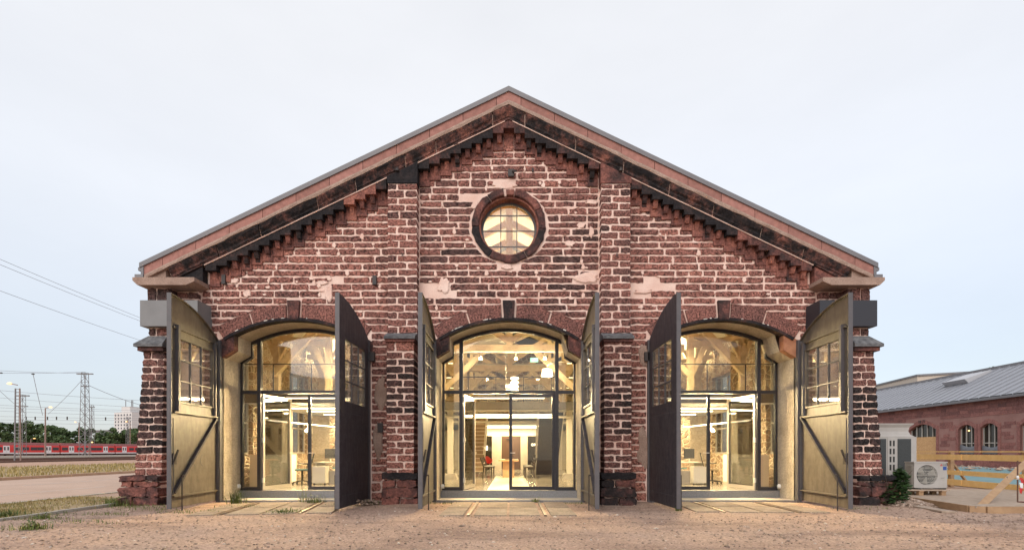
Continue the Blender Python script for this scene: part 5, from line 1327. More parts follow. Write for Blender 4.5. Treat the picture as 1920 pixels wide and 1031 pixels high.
def lamp_post(px, pbase, ptop, d, lab, side=1, lattice=False, lum=1.0, th=.16, power=0):
    b = world(px, pbase, d); h = (pbase-ptop)*d/F; b.z = max(b.z, 0) if abs(b.z) < 1.5 else b.z
    t = thing('street_lamp', lab, 'street lamp', tuple(b), 0, 'lit lamps in the rail yard')
    if lattice:
        for s in (-1, 1): MB().bar((s*.42, 0, 0), (s*.30, 0, h-.8), .12, .12).build('leg', M['mast_red' if s > 0 else 'galv'], t)
        mb = MB(); n = 22
        for i in range(n): mb.bar((-.42+.12*i/n, 0, h*i/n*.96), (.42-.12*i/n, 0, h*i/n*.96), .07, .07)
        mb.build('rungs', M['galv'], t)
    else: MB().tube([(0, 0, 0), (0, 0, h-.3)], [th, th*.6], 8).build('pole', M['mast_red'], t)
    MB().bar((0, 0, h-.35), (side*1.1*lum, 0, h-.1), .1, .1).build('arm', M['mast_red'], t)
    MB().lathe([(0, -.12), (.2*lum, -.1), (.3*lum, .02), (.15*lum, .16), (0, .22)], (side*1.1*lum, 0, h-.15), 10).build('lamp_head', M['sodium'], t, True)
    if power: point('lamp_light', t, (side*1.1*lum, -.1, h-.9), power, (1, .55, .24), .3)
    return t
lamp_post(33, 864, 717, 67, 'lit sodium lamp on a tall ladder-like post at far left', -1, True)
lamp_post(85, 858, 762, 101, 'lit sodium lamp on a reddish pole right of the ladder post', 1, False, 1.0)
lamp_post(148, 853, 791, 190, 'lit far lamp just left of the tall lattice mast', -1, False, 1.3, .2)
lamp_post(244, 853, 790, 190, 'lit far lamp nearest to the brick buttress', -1, False, 1.3, .2)
lamp_post(58, 846, 821, 200, 'small low lamp glowing orange above the train roof', 1, False, 1.3, .2)
lamp_post(167, 852, 828, 140, 'small orange signal lamp right of the tall lattice mast', 1, False, .8, .14)
# overhead wires
M['wire'] = mat('dark_wire', (.24, .25, .29), .6)
def wire(pts, r, lab, grp='overhead wires above the rail yard', sag=0):
    Q = []
    for (a, b) in zip(pts, pts[1:]):
        for i in range(8):
            t_ = i/8; p = a.lerp(b, t_); p.z -= sag*4*t_*(1-t_); Q.append(p)
    Q.append(pts[-1]); o = MB().tube(Q, r, 4, False).build('overhead_wire', M['wire']); return tag(o, lab, 'wire', grp)
wire([world(-60, 460, 45), world(330, 622, 75)], .022, 'upper wire of the close pair dropping towards the left gutter', 'power lines dropping towards the shed', .15)
wire([world(-60, 471, 45), world(330, 627, 75)], .022, 'lower wire of the close pair dropping towards the left gutter', 'power lines dropping towards the shed', .15)
wire([world(-60, 523, 45), world(330, 660, 75)], .022, 'single wire below the close pair at left', 'power lines dropping towards the shed', .15)
for k, (y0, y1, d) in enumerate(((692, 699, 118), (698, 697, 122), (728, 752, 125), (742, 765, 150), (757, 770, 155), (762, 773, 160), (768, 780, 165), (779, 784, 170), (786, 787, 175), (790, 796, 180))):
    wire([world(-40, y0, d), world(160 if k < 2 else 290, y1, d*1.05)], .026+.0001*d, '%s of the near-level catenary wires above the train, counted from the top' % ('first', 'second', 'third', 'fourth', 'fifth', 'sixth', 'seventh', 'eighth', 'ninth', 'tenth')[k], sag=.25)
wire([world(166, 722, 121), world(275, 762, 150)], .06, 'wire falling from the tall lattice mast to the right', sag=.4)
wire([world(154, 712, 121), world(90, 776, 140)], .05, 'wire falling from the tall lattice mast to the left', sag=.3)
wire([world(62, 701, 118), world(80, 778, 135)], .05, 'thin drooping wire hanging from the top wire', sag=.3)
wire([world(-5, 728, 118), world(50, 775, 135)], .05, 'wire slanting down to the double-armed mast', sag=.2)
for k, (px, py, d) in enumerate(((62, 701, 118), (2, 699, 118))):
    o = MB().lathe([(0, -.15), (.3, -.1), (.35, .05), (0, .2)], tuple(world(px, py, d)), 8).build('insulator', M['under']); tag(o, 'dark insulator on the top wire %s' % ('above the pole lamp', 'at the picture edge')[k], 'insulator', 'insulators on the top wire')
for k, (px, py) in enumerate(((49, 784), (66, 784), (89, 784), (106, 784), (126, 784), (198, 785))):
    o = MB().box(-.16, .16, -.1, .1, -.5, .6).build('wire_insulator', M['under']); o.location = world(px, py, 168); tag(o, '%s of the upright insulators in the row above the trees' % ('first', 'second', 'third', 'fourth', 'fifth', 'sixth')[k], 'insulator', 'upright insulators above the trees')

# trees beyond the train
M['foliage'] = leaf_mat('tree_foliage', (.05, .085, .03), (.115, .17, .065), (.17, .22, .095)); M['bark'] = mat('bark', (.08, .06, .045), .9)
def tree(loc, h, wd, lab, n=900, leaf=.55, group='trees beyond the train', seed=0):
    t = thing('tree', lab, 'tree', loc, 0, group); rs = random.Random(seed)
    tk_ = MB(); tk_.tube([(0, 0, 0), (.1, 0, h*.3), (0, .1, h*.6)], [h*.022, h*.016, h*.008], 7)
    for k in range(5):
        a = rs.random()*2*PI; tk_.tube([(0, 0, h*(.25+.07*k)), (math.cos(a)*wd*.3, math.sin(a)*wd*.3, h*(.5+.07*k))], [h*.009, h*.003], 5)
    tk_.build('trunk', M['bark'], t)
    cl = [(rs.gauss(0, wd*.24), rs.gauss(0, wd*.2), h*rs.uniform(.22, .88), wd*rs.uniform(.11, .21)) for _ in range(26)]
    V = []; Fc = []; tone = []
    for i in range(n):
        cx, cy, cz, r = cl[i % 26]; u = Vector((rs.gauss(0, 1), rs.gauss(0, 1), rs.gauss(0, 1))).normalized()*r*rs.random()**.35; c = Vector((cx, cy, cz))+Vector((u.x, u.y, u.z*.75))
        nrm = Vector((rs.gauss(0, 1), rs.gauss(0, 1), rs.gauss(0, 1)+.6)).normalized(); a = nrm.orthogonal().normalized(); b = nrm.cross(a); s_ = leaf*rs.uniform(.5, 1.2); q = len(V)
        V += [c-a*s_, c-b*s_*.7, c+a*s_, c+b*s_*.7]; Fc.append((q, q+1, q+2, q+3)); tn_ = min(1, max(0, .45+rs.gauss(0, .25))); tone += [tn_]*4
    np_mesh('crown', [tuple(v) for v in V], Fc, M['foliage'], t, tone); return t
tnames = ['tree at the left picture edge beyond the train', 'broad tree behind the double-armed mast', 'round tree behind the ladder-like lamp post', 'dense tree behind the reddish lamp pole', 'wide tree between the lamp pole and the tall mast', 'low tree left of the tall lattice mast', 'tree behind the foot of the tall lattice mast', 'low tree under the flat grey roofline', 'tree before the left part of the white tower block', 'tree before the middle of the white tower block', 'tree nearest the shed before the tower block']
for k, (px, top, wpx, d) in enumerate(((-6, 790, 40, 235), (18, 788, 44, 240), (44, 786, 40, 235), (78, 791, 44, 238), (106, 793, 46, 232), (134, 806, 34, 240), (158, 799, 36, 244), (190, 806, 40, 240), (214, 797, 36, 236), (236, 800, 30, 240), (256, 801, 34, 236))):
    b = world(px, 852, d); b.z = 0; tree(tuple(b), (852-top)*d/F, wpx*d/F, tnames[k], 1500, .75, seed=k+3)
M['farwood'] = M['foliage']
# white tower block and low grey building far off
tn.scale = (1, 1, 1.12)
M['tower'] = mat('white_facade', (.60, .58, .56), .8, (.66, .64, .62), .1); M['win'] = mat('far_window', (.06, .06, .07), .2); M['greyflat'] = mat('grey_flat_building', (.22, .21, .22), .8)
b = world(214, 846, 520); tb = thing('tower_block', 'white tower block with small square windows and roof masts', 'building', (b.x, b.y, 0), R(-22))
MB().box(0, 30, 0, 14, 0, 43).build('wall', M['tower'], tb); rt = MB().box(9, 24, 2, 12, 43.05, 49).build('roof_house', M['tower'], tb)
for x in (11, 21, 23): MB().bar((x, 5, 49), (x, 5, 56), .5, .5).build('antenna', M['galv'], rt)
wm = MB().box(-.9, .9, -.12, .3, -.9, .9).mesh('window', M['win'])
for i in range(6):
    for j in range(11): o = bpy.data.objects.new('window', wm); o.location = (2.5+i*5, 0, 5+j*3.5); link(o, tb)
b = world(178, 846, 560); fb = thing('flat_building', 'low grey flat roofed building left of the tower block', 'building', (b.x, b.y, 0), R(-15))
MB().box(0, 24, 0, 12, 0, 25).build('wall', M['greyflat'], fb); MB().box(-.4, 24.4, -.4, 12.4, 25.02, 26).build('roof', M['galv'], fb); MB().box(0.5, 23.5, -.15, 0, 20, 22).build('window', M['win'], fb)

# ================================================================== RIGHT: OUTBUILDING
M['hallstone'] = stone_mat('outbuilding_sandstone', [(.33, .155, .135), (.27, .125, .11), (.21, .10, .092), (.13, .075, .072)], (.75, 1.2), 12, .4)
M['seam'] = mat('standing_seam_zinc', (.30, .31, .34), .45, (.35, .36, .39), .6, metal=.4)
ob = thing('stone_outbuilding', 'long low red stone outbuilding with grey standing seam roof', 'building', (30.15, 0, 0), R(-4.9))
# local frame: wall face at x = 0 facing -x, y along
WY0, WY1, EV, RDX, RDZ = 6.0, 62.0, 4.98, 5.2, 7.75
wins = [(18.6, 19.9, 1.15, 2.92, .30), (20.35, 21.7, 1.15, 2.92, .30), (15.8, 17.1, 1.15, 2.92, .3), (13.6, 14.9, 1.15, 2.92, .3), (23.7, 26.5, .54, 3.0, .48), (29, 30.2, 1.15, 2.92, .3)]
arch_z = lambda wn, y: wn[3]+wn[4]*(1-((y-(wn[0]+wn[1])/2)/((wn[1]-wn[0])/2))**2)
mb = MB(); mb.tone = .2
ys = {WY0, WY1}
for wn in wins: ys |= {wn[0]+(wn[1]-wn[0])*i/10 for i in range(11)}
ys = sorted(ys)
for a, c in zip(ys, ys[1:]):
    mid = (a+c)/2; wn = next((q for q in wins if q[0] < mid < q[1]), None)
    if wn is None: mb.add([(0, a, -.5), (0, c, -.5), (0, c, EV), (0, a, EV)], [(3, 2, 1, 0)])
    else:
        mb.add([(0, a, -.5), (0, c, -.5), (0, c, wn[2]), (0, a, wn[2])], [(3, 2, 1, 0)]); mb.add([(0, a, arch_z(wn, a)), (0, c, arch_z(wn, c)), (0, c, EV), (0, a, EV)], [(3, 2, 1, 0)])
        mb.add([(0, a, arch_z(wn, a)), (0, c, arch_z(wn, c)), (.35, c, arch_z(wn, c)), (.35, a, arch_z(wn, a))], [(0, 1, 2, 3)])
for wn in wins:
    for y in wn[:2]: mb.add([(0, y, wn[2]), (.35, y, wn[2]), (.35, y, wn[3]), (0, y, wn[3])], [(0, 1, 2, 3)])
    mb.add([(0, wn[0], wn[2]), (0, wn[1], wn[2]), (.35, wn[1], wn[2]), (.35, wn[0], wn[2])], [(0, 1, 2, 3)])
wl = mb.build('wall', mat('outbuilding_mortar', (.34, .19, .165), .9, (.27, .14, .12), 1.2), ob)
cs = MB(); z = -.1
while z < EV-.1:
    h = random.uniform(.2, .27); y = WY0
    while y < 45:
        ln = random.uniform(.45, 1.1); a, c = y+.008, y+ln-.008
        if not any(wn[0]-.22 < c and a < wn[1]+.22 and wn[2]-.15 < z+h and z < wn[3]+wn[4]+.3 for wn in wins):
            cs.tone = min(1, max(.02, .4+random.gauss(0, .2))); d = .012+random.uniform(0, .02); cs.box(-d, .0, a, c, z+.012, min(z+h-.008, EV-.02))
        y += ln
    z += h
cs.build('coursed_stones', M['hallstone'], ob, kind='stuff')
for wi, wn in enumerate(wins):
    wo = empty('window', (0, 0, 0), 0, ob); y0, y1 = wn[0], wn[1]; n = 9
    # dressed surround: arch stones and jambs
    for i in range(n):
        a, c = y0-.2+(y1-y0+.4)*i/n, y0-.2+(y1-y0+.4)*(i+1)/n
        yy = lambda y: min(max(y, y0), y1)
        s_ = MB(); s_.tone = random.uniform(.1, .4); s_.add([(-.045, a+.005, arch_z(wn, yy(a))), (-.045, c-.005, arch_z(wn, yy(c))), (-.045, c-.005, arch_z(wn, yy(c))+.28), (-.045, a+.005, arch_z(wn, yy(a))+.28), (.1, a+.005, arch_z(wn, yy(a))), (.1, c-.005, arch_z(wn, yy(c))), (.1, c-.005, arch_z(wn, yy(c))+.28), (.1, a+.005, arch_z(wn, yy(a))+.28)], [(3, 2, 1, 0), (0, 1, 5, 4), (1, 2, 6, 5), (2, 3, 7, 6), (3, 0, 4, 7)]); s_.build('voussoir', M['hallstone'], wo)
    for y in (y0-.2, y1): s_ = MB(); s_.tone = .3; s_.box(-.04, .1, y+(.0 if y > y0 else 0), y+.2, wn[2], wn[3]-.002); s_.build('jamb_stone', M['hallstone'], wo)
    s_ = MB(); s_.tone = .5; s_.box(-.12, .3, y0-.22, y1+.22, wn[2]-.14, wn[2]-.002); s_.build('sill', M['hallstone'], wo)
    nb = 5 if wi == 4 else 3
    MB().add([(.22, y0, wn[2]), (.22, y1, wn[2]), (.22, y1, arch_z(wn, y1))]+[(.22, y1+(y0-y1)*i/8, arch_z(wn, y1+(y0-y1)*i/8)) for i in range(1, 9)], [tuple(range(11))]).build('pane', M['dark_glass'], wo)
    for i in range(nb+1):
        y = y0+.03+(y1-y0-.06)*i/nb; MB().box(.15, .21, y-.025, y+.025, wn[2], arch_z(wn, y)-.01).build('glazing_bar', M['grey_ped'], wo)
    MB().box(.152, .208, y0, y1, 1.88, 1.94).build('glazing_bar', M['grey_ped'], wo)
    if wi in (0, 1):
        V = []; nn = 8
        for i in range(nn+1):
            for j in range(nn+1):
                u = i/nn; v = j/nn; V.append((.13-.03*math.sin(v*PI)+.02*math.sin(u*17+v*9), y0+(y1-y0)*u, wn[2]+.02+v*(.62-.18*math.sin(u*PI)*v+(.1*u if wi else .0))))
        np_mesh('plastic_sheet', V, [(i*(nn+1)+j, (i+1)*(nn+1)+j, (i+1)*(nn+1)+j+1, i*(nn+1)+j+1) for i in range(nn) for j in range(nn)], M['sheet'] if 'sheet' in M else mat('grey_plastic_sheet', (.16, .17, .19), .35), wo)
    if wi == 4: MB().box(.04, .10, y0+.0, y1-.01, wn[2]-.05, 2.47).build('chipboard', mat('chipboard', (.62, .40, .20), .8, (.48, .28, .12), 14, detail=3), wo)
    if wi == 1: MB().lathe([(0, 0), (.09, .02), (.1, .08), (0, .12)], (.28, 21.1, 2.75), 8).build('lamp_glow', M['sodium_soft'] if 'sodium_soft' in M else mat('lit_bulb', (1, .6, .3), .5, emit=(1, .5, .2), estr=4), wo)
text('date_numerals', '18 72', .33, (-.06, 25.1, 3.66), (R(90), 0, R(-90)), M['iron'], ob, .01)
# roof: seam panels, ridge, gutter, skylight
RL = math.hypot(RDX, RDZ-EV); npan = 70; pw = (WY1-WY0)/npan
def rp(t, y, o=0):     # point on the roof plane, t from eave 0 to ridge 1, offset o along normal
    nx_, nz_ = -(RDZ-EV)/RL, RDX/RL
    return (-.35+(RDX+.35)*t+nx_*o, y, EV-.1+(RDZ-EV+.1)*t+nz_*o)
pm = MB(); pm.add([rp(0, .004), rp(0, pw-.004), rp(1, pw-.004), rp(1, .004)], [(0, 1, 2, 3)])
pm.add([rp(0, 0, .0), rp(0, .03, .0), rp(0, .03, .07), rp(0, 0, .07), rp(1, 0, 0), rp(1, .03, 0), rp(1, .03, .07), rp(1, 0, .07)], [(3, 2, 1, 0), (4, 5, 6, 7), (0, 1, 5, 4), (1, 2, 6, 5), (2, 3, 7, 6), (3, 0, 4, 7)])
pme = pm.mesh('roof_panel', M['seam']); rfo = empty('roof', (0, 0, 0), 0, ob)
for i in range(npan): o = bpy.data.objects.new('roof_panel', pme); o.location = (0, WY0+i*pw, 0); link(o, rfo)
MB().box(RDX-.12, RDX+.2, WY0, WY1, RDZ-.05, RDZ+.14).build('ridge_cap', M['zinc'], rfo); MB().add([(RDX, WY0, RDZ), (RDX, WY1, RDZ), (RDX+6, WY1, EV), (RDX+6, WY0, EV)], [(0, 1, 2, 3)]).build('rear_slope', M['seam'], rfo)
MB().box(-.50, -.30, WY0, WY1, EV-.26, EV-.12).build('gutter', M['zinc'], ob); MB().box(-.32, .0, WY0, WY1, EV-.10, EV-.02).build('soffit', M['black_pl'], ob)
sk = MB(); sk.add([rp(.60, 24.6, .02), rp(.60, 26.8, .02), rp(.9, 26.8, .02), rp(.9, 24.6, .02), rp(.58, 24.6, .42), rp(.58, 26.8, .42), rp(.9, 26.8, .14), rp(.9, 24.6, .14)], [(0, 1, 5, 4), (4, 5, 6, 7), (1, 2, 6, 5), (2, 3, 7, 6), (3, 0, 4, 7)]); sk.build('roof_hatch', mat('pale_hatch', (.45, .45, .47), .5), rfo)
# pale building behind and tree top
M['cream'] = mat('cream_cladding', (.55, .46, .37), .8, (.58, .49, .40), .2)
pb = thing('cream_building', 'pale cream flat roofed building behind the outbuilding', 'building', (0, 0, 0))
poly = [(41.1, 36), (46.5, 64), (66, 60), (60, 26)]
MB().prism(poly, 0, 8.95, 'z').build('wall', M['cream'], pb); MB().prism([(x+(-.12 if x < 50 else .12), y+(-.1 if y < 40 else .1)) for x, y in poly], 8.955, 9.12, 'z').build('roof_edge', M['zinc'], pb)
MB().box(47.2, 47.35, 32.9, 33.05, 1, 8).build('downpipe', M['galv'], pb)
tp = world(1866, 700, 52); tree((tp.x, tp.y, 0), 11.6, 3.2, 'tree whose top shows above the grey seam roof', 900, .16, 'tree behind the outbuilding', 91)

# ---- heat pump, condenser, pallet
M['hp'] = mat('off_white_casing', (.38, .36, .34), .5, (.44, .42, .395), 2.5); M['hpgrille'] = mat('dark_coil_grille', (.045, .05, .052), .5, (.06, .066, .068), 30)
hp = thing('heat_pump', 'large off-white heat pump unit with curved fan hood beside the right buttress', 'heat pump', (11.0, 1.55, 0))
MB().box(0, 1.22, 0, .78, .0, 1.78).build('cabinet', M['hp'], hp)
for x0, x1 in ((-.02, .30), (.62, 1.05)):
    gq = MB().box(x0+.03, x1, -.012, -.001, .62, 1.72).build('coil_grille', M['hpgrille'], hp)
    sl2 = MB()
    for k in range(26): sl2.box(x0+.04, x1-.01, -.02, -.0125, .64+k*.041, .652+k*.041)
    sl2.build('fins', M['hpgrille'], gq)
MB().box(.34, .60, -.016, -.001, .1, 1.74).build('centre_post', M['hp'], hp)
for x in (.40, .50):
    for z in (.78, 1.02, 1.26, 1.50): MB().box(x, x+.05, -.022, -.017, z, z+.17).build('slot', M['black_pl'], hp)
hood = MB(); n = 12; V = []; rows = [(0, .60, .38), (.06, .50, .34), (.16, .46, .31), (.28, .48, .32), (.36, .56, .37), (.40, .58, .38)]
Fh = []
for z, hx, hy in rows:
    for sx, sy in ((-1, -1), (1, -1), (1, 1), (-1, 1)): V.append((.58+sx*hx, .39+sy*hy, 1.785+z))
for i in range(len(rows)-1):
    for j in range(4): Fh.append((i*4+j, i*4+(j+1) % 4, (i+1)*4+(j+1) % 4, (i+1)*4+j))
hood.add(V, Fh); hood.build('fan_hood', M['hp'], hp)
ac = thing('condenser_unit', 'small white air conditioning condenser with round fan grille on a pallet', 'air conditioner', (11.29, .52, .325), R(-3))
AW, AH, AD = .88, .70, .34
# front face with a round hole
fr = MB(); cxh, czh, rh, n = .35, .36, .28, 32; outer = []
for i in range(n):
    a = 2*PI*i/n; dx, dz = math.cos(a), math.sin(a); k = min((AW-cxh if dx > 0 else cxh)/max(abs(dx), 1e-6), (AH-czh if dz > 0 else czh)/max(abs(dz), 1e-6)); outer.append((cxh+dx*k, czh+dz*k))
V = [(x, 0, z) for x, z in outer]+[(cxh+rh*math.cos(2*PI*i/n), 0, czh+rh*math.sin(2*PI*i/n)) for i in range(n)]+[(cxh+rh*.93*math.cos(2*PI*i/n), .05, czh+rh*.93*math.sin(2*PI*i/n)) for i in range(n)]
fr.add(V, [(i, (i+1) % n, n+(i+1) % n, n+i) for i in range(n)]+[(n+i, n+(i+1) % n, 2*n+(i+1) % n, 2*n+i) for i in range(n)])
fr.box(0, AW, .06, AD, 0, AH-.001); fr.add([(0, 0, 0), (0, .06, 0), (0, .06, AH), (0, 0, AH), (AW, 0, 0), (AW, .06, 0), (AW, .06, AH), (AW, 0, AH)], [(0, 1, 2, 3), (7, 6, 5, 4), (3, 2, 6, 7), (4, 5, 1, 0)])
fr.build('casing', M['hp'], ac)
MB().box(-.012, AW+.012, -.012, AD+.01, AH, AH+.03).build('lid', M['hp'], ac)
fb_ = MB().lathe([(0, 0), (rh*.93, 0)], (0, 0, 0), 28).build('fan_back', M['hpgrille'], ac); fb_.location = (cxh, .052, czh); fb_.rotation_euler = (R(90), 0, 0)
fan = empty('fan', (cxh, .035, czh), 0, ac)
for k in range(3):
    a = 2*PI*k/3+.3; MB().add([(.05*math.cos(a), 0, .05*math.sin(a)), (.26*math.cos(a-.3), -.01, .26*math.sin(a-.3)), (.27*math.cos(a+.4), .01, .27*math.sin(a+.4)), (.05*math.cos(a+.6), .01, .05*math.sin(a+.6))], [(0, 1, 2, 3), (3, 2, 1, 0)]).build('blade', M['grey_ped'], fan)
gr = MB()
for k in range(1, 9): gr.arcbar(cxh, czh, rh*k/9-.004, rh*k/9+.004, 0, 2*PI, -.006, .002, 24)
for k in range(-2, 3): h = math.sqrt(rh*rh-(k*.1)**2); gr.box(cxh-h, cxh+h, -.012, -.0065, czh+k*.1-.006, czh+k*.1+.006)
gr.build('fan_grille', M['grey_ped'], ac)
MB().box(.668, .672, -.004, -.001, .02, AH-.02).build('panel_seam', M['grey_ped'], ac)
sl3 = MB()
for k in range(15): sl3.box(-.014, -.001, .06, AD-.05, .08+k*.038, .098+k*.038)
sl3.build('side_louvres', M['grey_ped'], ac)
M['lblue'] = mat('blue_energy_label', (.03, .08, .30), .5); M['lred'] = mat('red_emblem', (.45, .03, .03), .5); M['lgrey'] = mat('grey_print', (.12, .12, .13), .6)
MB().box(.77, .865, -.0035, -.001, .50, .60).build('energy_label', M['lblue'], ac)
em = MB(); 
for dx, dz in ((0, .03), (-.017, 0), (.017, 0)): em.prism([(.725+dx, .625+dz-.02), (.725+dx+.014, .625+dz), (.725+dx, .625+dz+.02), (.725+dx-.014, .625+dz)], -.004, -.001)
em.build('emblem', M['lred'], ac)
text('maker_name', 'MITSUBISHI\nELECTRIC', .024, (.812, -.003, .642), (R(90), 0, 0), M['lgrey'], ac, .001)
text('print', 'INVERTER', .022, (.76, -.003, .28), (R(90), 0, 0), M['lgrey'], ac, .001); MB().box(.71, .82, -.003, -.001, .22, .255).build('rating_label', M['grey_ped'], ac)
for x in (.1, .78): MB().box(x, x+.06, -.02, AD+.02, -.035, -.001).build('foot', M['black_pl'], ac)
MB().tube([(.88, .2, .25), (1.02, .22, .24), (1.08, .28, .05), (1.0, .5, -.1), (.4, .7, -.14), (-.3, .75, .0), (-.5, .6, .3)], .022, 8).build('refrigerant_hose', M['black_pl'], ac, True)
MB().box(.881, .935, .1, .3, .12, .36).build('valve_cover', M['hp'], ac)
M['wood'] = mat('raw_softwood', (.33, .20, .11), .8, (.42, .27, .15), 5, bump=.15, bscale=25); M['wood_y'] = mat('yellow_formwork_timber', (.66, .42, .15), .7, (.74, .50, .21), 4); M['wood_grey'] = mat('weathered_boards', (.33, .25, .185), .85, (.45, .35, .27), 6, bump=.2, bscale=18)
pl = thing('pallet', 'worn wooden pallet carrying the white condenser', 'pallet', (10.55, .30, .14), R(-2))
for k in range(5): MB().box(0, 1.5, k*.16, k*.16+.12, .125, .15).build('deck_board', M['wood_grey'], pl)
for x in (.15, .75, 1.35):
    MB().box(x-.06, x+.06, 0, .76, .1015, .1245).build('stringer', M['wood'], pl)
    for y in (.02, .33, .62): MB().box(x-.06, x+.06, y, y+.1, .0, .101).build('block', M['wood'], pl)
# ---- shrub
M['shrubleaf'] = leaf_mat('shrub_leaves', (.018, .04, .012), (.05, .10, .028), (.10, .16, .05))
def shrub(loc, r, h, n, lab):
    t = thing('shrub', lab, 'shrub', loc, 0); V = []; Fc = []; tone = []; st = MB()
    for k in range(12):
        a = random.random()*2*PI; e = Vector((math.cos(a)*r*random.uniform(.3, 1), math.sin(a)*r*.5*random.random(), h*random.uniform(.5, 1))); st.tube([(0, 0, 0), tuple(e*.5+Vector((0, 0, .1))), tuple(e)], [.012, .009, .004], 5)
    st.build('stem', M['bark'], t)
    for i in range(n):
        a = random.random()*2*PI; q = random.random()**.5; hh = random.random(); rr = r*(1-.55*hh)*(.75+.35*mnoise.noise(Vector((a*1.2, hh*3, 1)))); c = Vector((rr*q*math.cos(a)+.45*hh*r, rr*q*math.sin(a)*.6, .05+h*hh*(1-.3*q)))
        s_ = random.uniform(.035, .075); d = Vector((math.cos(a), math.sin(a)-.5, random.uniform(-.5, .3))).normalized(); sd_ = d.cross(Vector((random.gauss(0, .3), random.gauss(0, .3), 1))).normalized(); nn = d.cross(sd_)*.25; b = len(V)
        V += [c-d*s_*.6, c-d*s_*.2+sd_*s_*.75+nn*s_, c+d*s_*.5+sd_*s_*.55+nn*s_, c+d*s_*1.1, c+d*s_*.5-sd_*s_*.55+nn*s_, c-d*s_*.2-sd_*s_*.75+nn*s_]
        Fc += [(b, b+1, b+2, b+3), (b, b+3, b+4, b+5)]; tone += [min(1, max(0, random.gauss(.45, .25)))]*6
    np_mesh('foliage', [tuple(v) for v in V], Fc, M['shrubleaf'], t, tone); return t
shrub((9.62, -.75, 0), .62, .98, 900, 'dark green leafy shrub between the right buttress and the condenser')
P = []
for _ in range(1500):
    a = random.random()*2*PI; q = math.sqrt(random.random()); x, y = 10.05+q*math.cos(a)*.75, -.55+q*math.sin(a)*.85; P.append((x, y, max(0, .20*(1-q)**1.0)+.0))
tag(pebbles('stone_chips', P, .02, .055), 'low heap of grey stone chips before the pallet')
# ---- deck, rail, tarp
dk = thing('timber_deck', 'low platform of weathered boards with timber edge at right', 'deck', (0, 0, 0))
cor = [(10.65, -1.75), (11.05, -2.0), (18.0, -1.55)]
nb = 24
for k in range(nb):        # boards run along X
    y0 = -2.35+k*.2; xl = 10.6-.18*max(0, -.4-y0)
    MB().box(xl+.012*random.random(), 18.2, y0+.004, y0+.188, .105, .14).build('deck_board', M['wood_grey'], dk)
MB().bar((10.22, -2.22, .065), (10.57, -.42, .065), .05, .15).build('edge_beam', M['wood'], dk); MB().bar((10.57, -.40, .065), (10.57, 2.4, .065), .05, .15).build('edge_beam', M['wood'], dk); MB().bar((10.20, -2.26, .065), (10.42, -2.40, .065), .05, .15).build('edge_beam', M['wood'], dk); MB().bar((10.44, -2.41, .065), (18.2, -2.41, .065), .05, .15).build('edge_beam', M['wood'], dk)
for k, (x, y) in enumerate(((10.6, -1.9), (11.4, -2.2), (14, -2.2))): MB().box(x, x+.1, y, y+.1, -.02, .103).build('foot', M['wood'], dk)
sb = thing('step_board', 'single board lying on the gravel along the deck edge', 'board', (9.72, -1.35, .0), R(-11)); MB().box(0, .28, -1.0, .9, .0, .035).build('plank', M['wood_grey'], sb); MB().box(.05, .2, -.9, -.8, -.03, -.0005).build('batten', M['wood'], sb)
gr_ = thing('guard_rail', 'yellow timber guard rail along the far edge of the deck', 'fence', (0, 0, 0))
def gp(y): return 15.9+.25*(y-2.4)
A_, B_ = -3.0, 9.0
for z, h, nm in ((1.335, .04, 'top_rail'), (1.13, .20, 'rail'), (.56, .17, 'rail'), (.20, .22, 'toe_board')):
    cuts = (A_, 4.6, B_) if h > .1 else (A_, B_)
    for i_, (a, b) in enumerate(zip(cuts, cuts[1:])): MB().bar((gp(a)-.02-.03*i_, a, z), (gp(b)-.02-.03*i_, b, z), .04, h).build(nm, M['wood_y'], gr_)
for y in (1.9, 5.4, 8.6):
    MB().box(gp(y)+.03, gp(y)+.17, y-.06, y+.06, 0, 1.30).build('post', M['wood'], gr_); MB().bar((gp(y)+.1, y+.06, 1.05), (gp(y)+.9, y+.1, .02), .1, .05).build('prop', M['wood'], gr_)
lp = thing('leaning_plank', 'long bare plank leaning from the gravel onto the guard rail', 'plank', (0, 0, 0))
p0 = world(1832, 958, 10.9); p1 = world(1922, 868, 13.0); p0.z = .03; MB().bar(tuple(p0), tuple(p1+(p1-p0)*.1), .14, .045, (0, -.5, .6)).build('board', M['wood'], lp); MB().bar(tuple(p0+(p1-p0)*.6+Vector((0, .03, .03))), tuple(p0+(p1-p0)*.62+Vector((.0, .05, .05))), .03).build('bolt', M['iron'], lp)
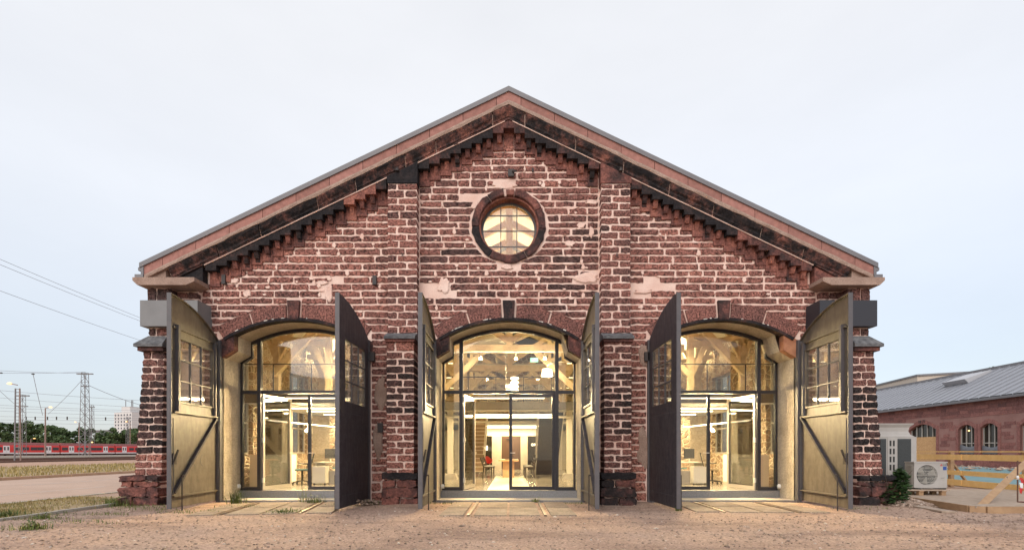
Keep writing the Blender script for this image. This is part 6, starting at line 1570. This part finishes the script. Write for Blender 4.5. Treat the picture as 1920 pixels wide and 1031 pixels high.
sp = world(1908, 950, 11.6); o = MB().tube([(0, 0, -.05), (0, 0, 1.12)], .014, 8).build('metal_stake', M['rust']); o.location = (sp.x, sp.y, .0); tag(o, 'rusty metal stake standing upright before the deck', 'stake')
tpz = thing('barrier_tape', 'red and white barrier tape knotted to the metal stake', 'tape', (sp.x, sp.y, .62))
M['tape_red'] = mat('red_tape', (.5, .03, .03), .4); M['tape_white'] = mat('white_tape', (.75, .75, .75), .4)
for k, m_ in enumerate(('tape_red', 'tape_white', 'tape_red')): MB().add([(.02, -.02, .1-.12*k), (.10, -.03, .08-.12*k), (.14-.03*k, -.02, -.05-.12*k), (.06-.02*k, -.03, -.03-.12*k)], [(0, 1, 2, 3), (3, 2, 1, 0)]).build('strip', M[m_], tpz)
MB().lathe([(.012, -.05), (.03, 0), (.012, .05)], (0, 0, .1), 8).build('knot', M['tape_white'], tpz)
bk = MB(); bk.tone = .5; stone_into(bk, (-.2, .25, .25, -.2, 0, .16), -.12, .12, tone=.45); o = bk.build('loose_block', M['dressed']); o.location = (sp.x+.05, sp.y-.25, 0); tag(o, 'loose reddish stone block at the foot of the stake', 'stone')
# turquoise sheet over the slope behind the rail
V = []; nn = 24
for i in range(nn+1):
    for j in range(nn+1):
        u, v = i/nn, j/nn; y = -8+34*u; x = gp(min(max(y, 0), 10))+.7+v*8; V.append((x, y, .06+.38*v+.05*mnoise.noise(Vector((x*.6, y*.6, 4)))+.02*mnoise.noise(Vector((x*2, y*2, 4)))))
ts = np_mesh('ground_sheet', V, [(i*(nn+1)+j, (i+1)*(nn+1)+j, (i+1)*(nn+1)+j+1, i*(nn+1)+j+1) for i in range(nn) for j in range(nn)], mat('turquoise_sheet', (.13, .235, .25), .7, (.16, .275, .29), .8, bump=.2, bscale=3)); ts.data.polygons.foreach_set('use_smooth', [True]*len(ts.data.polygons))
tag(ts, 'turquoise sheet covering the bank behind the guard rail', 'sheet')
P = [(random.uniform(24.5, 28.5), random.uniform(2, 26), .42) for _ in range(500)]
tag(pebbles('bank_rubble', P, .05, .18), 'grey rubble along the foot of the outbuilding')
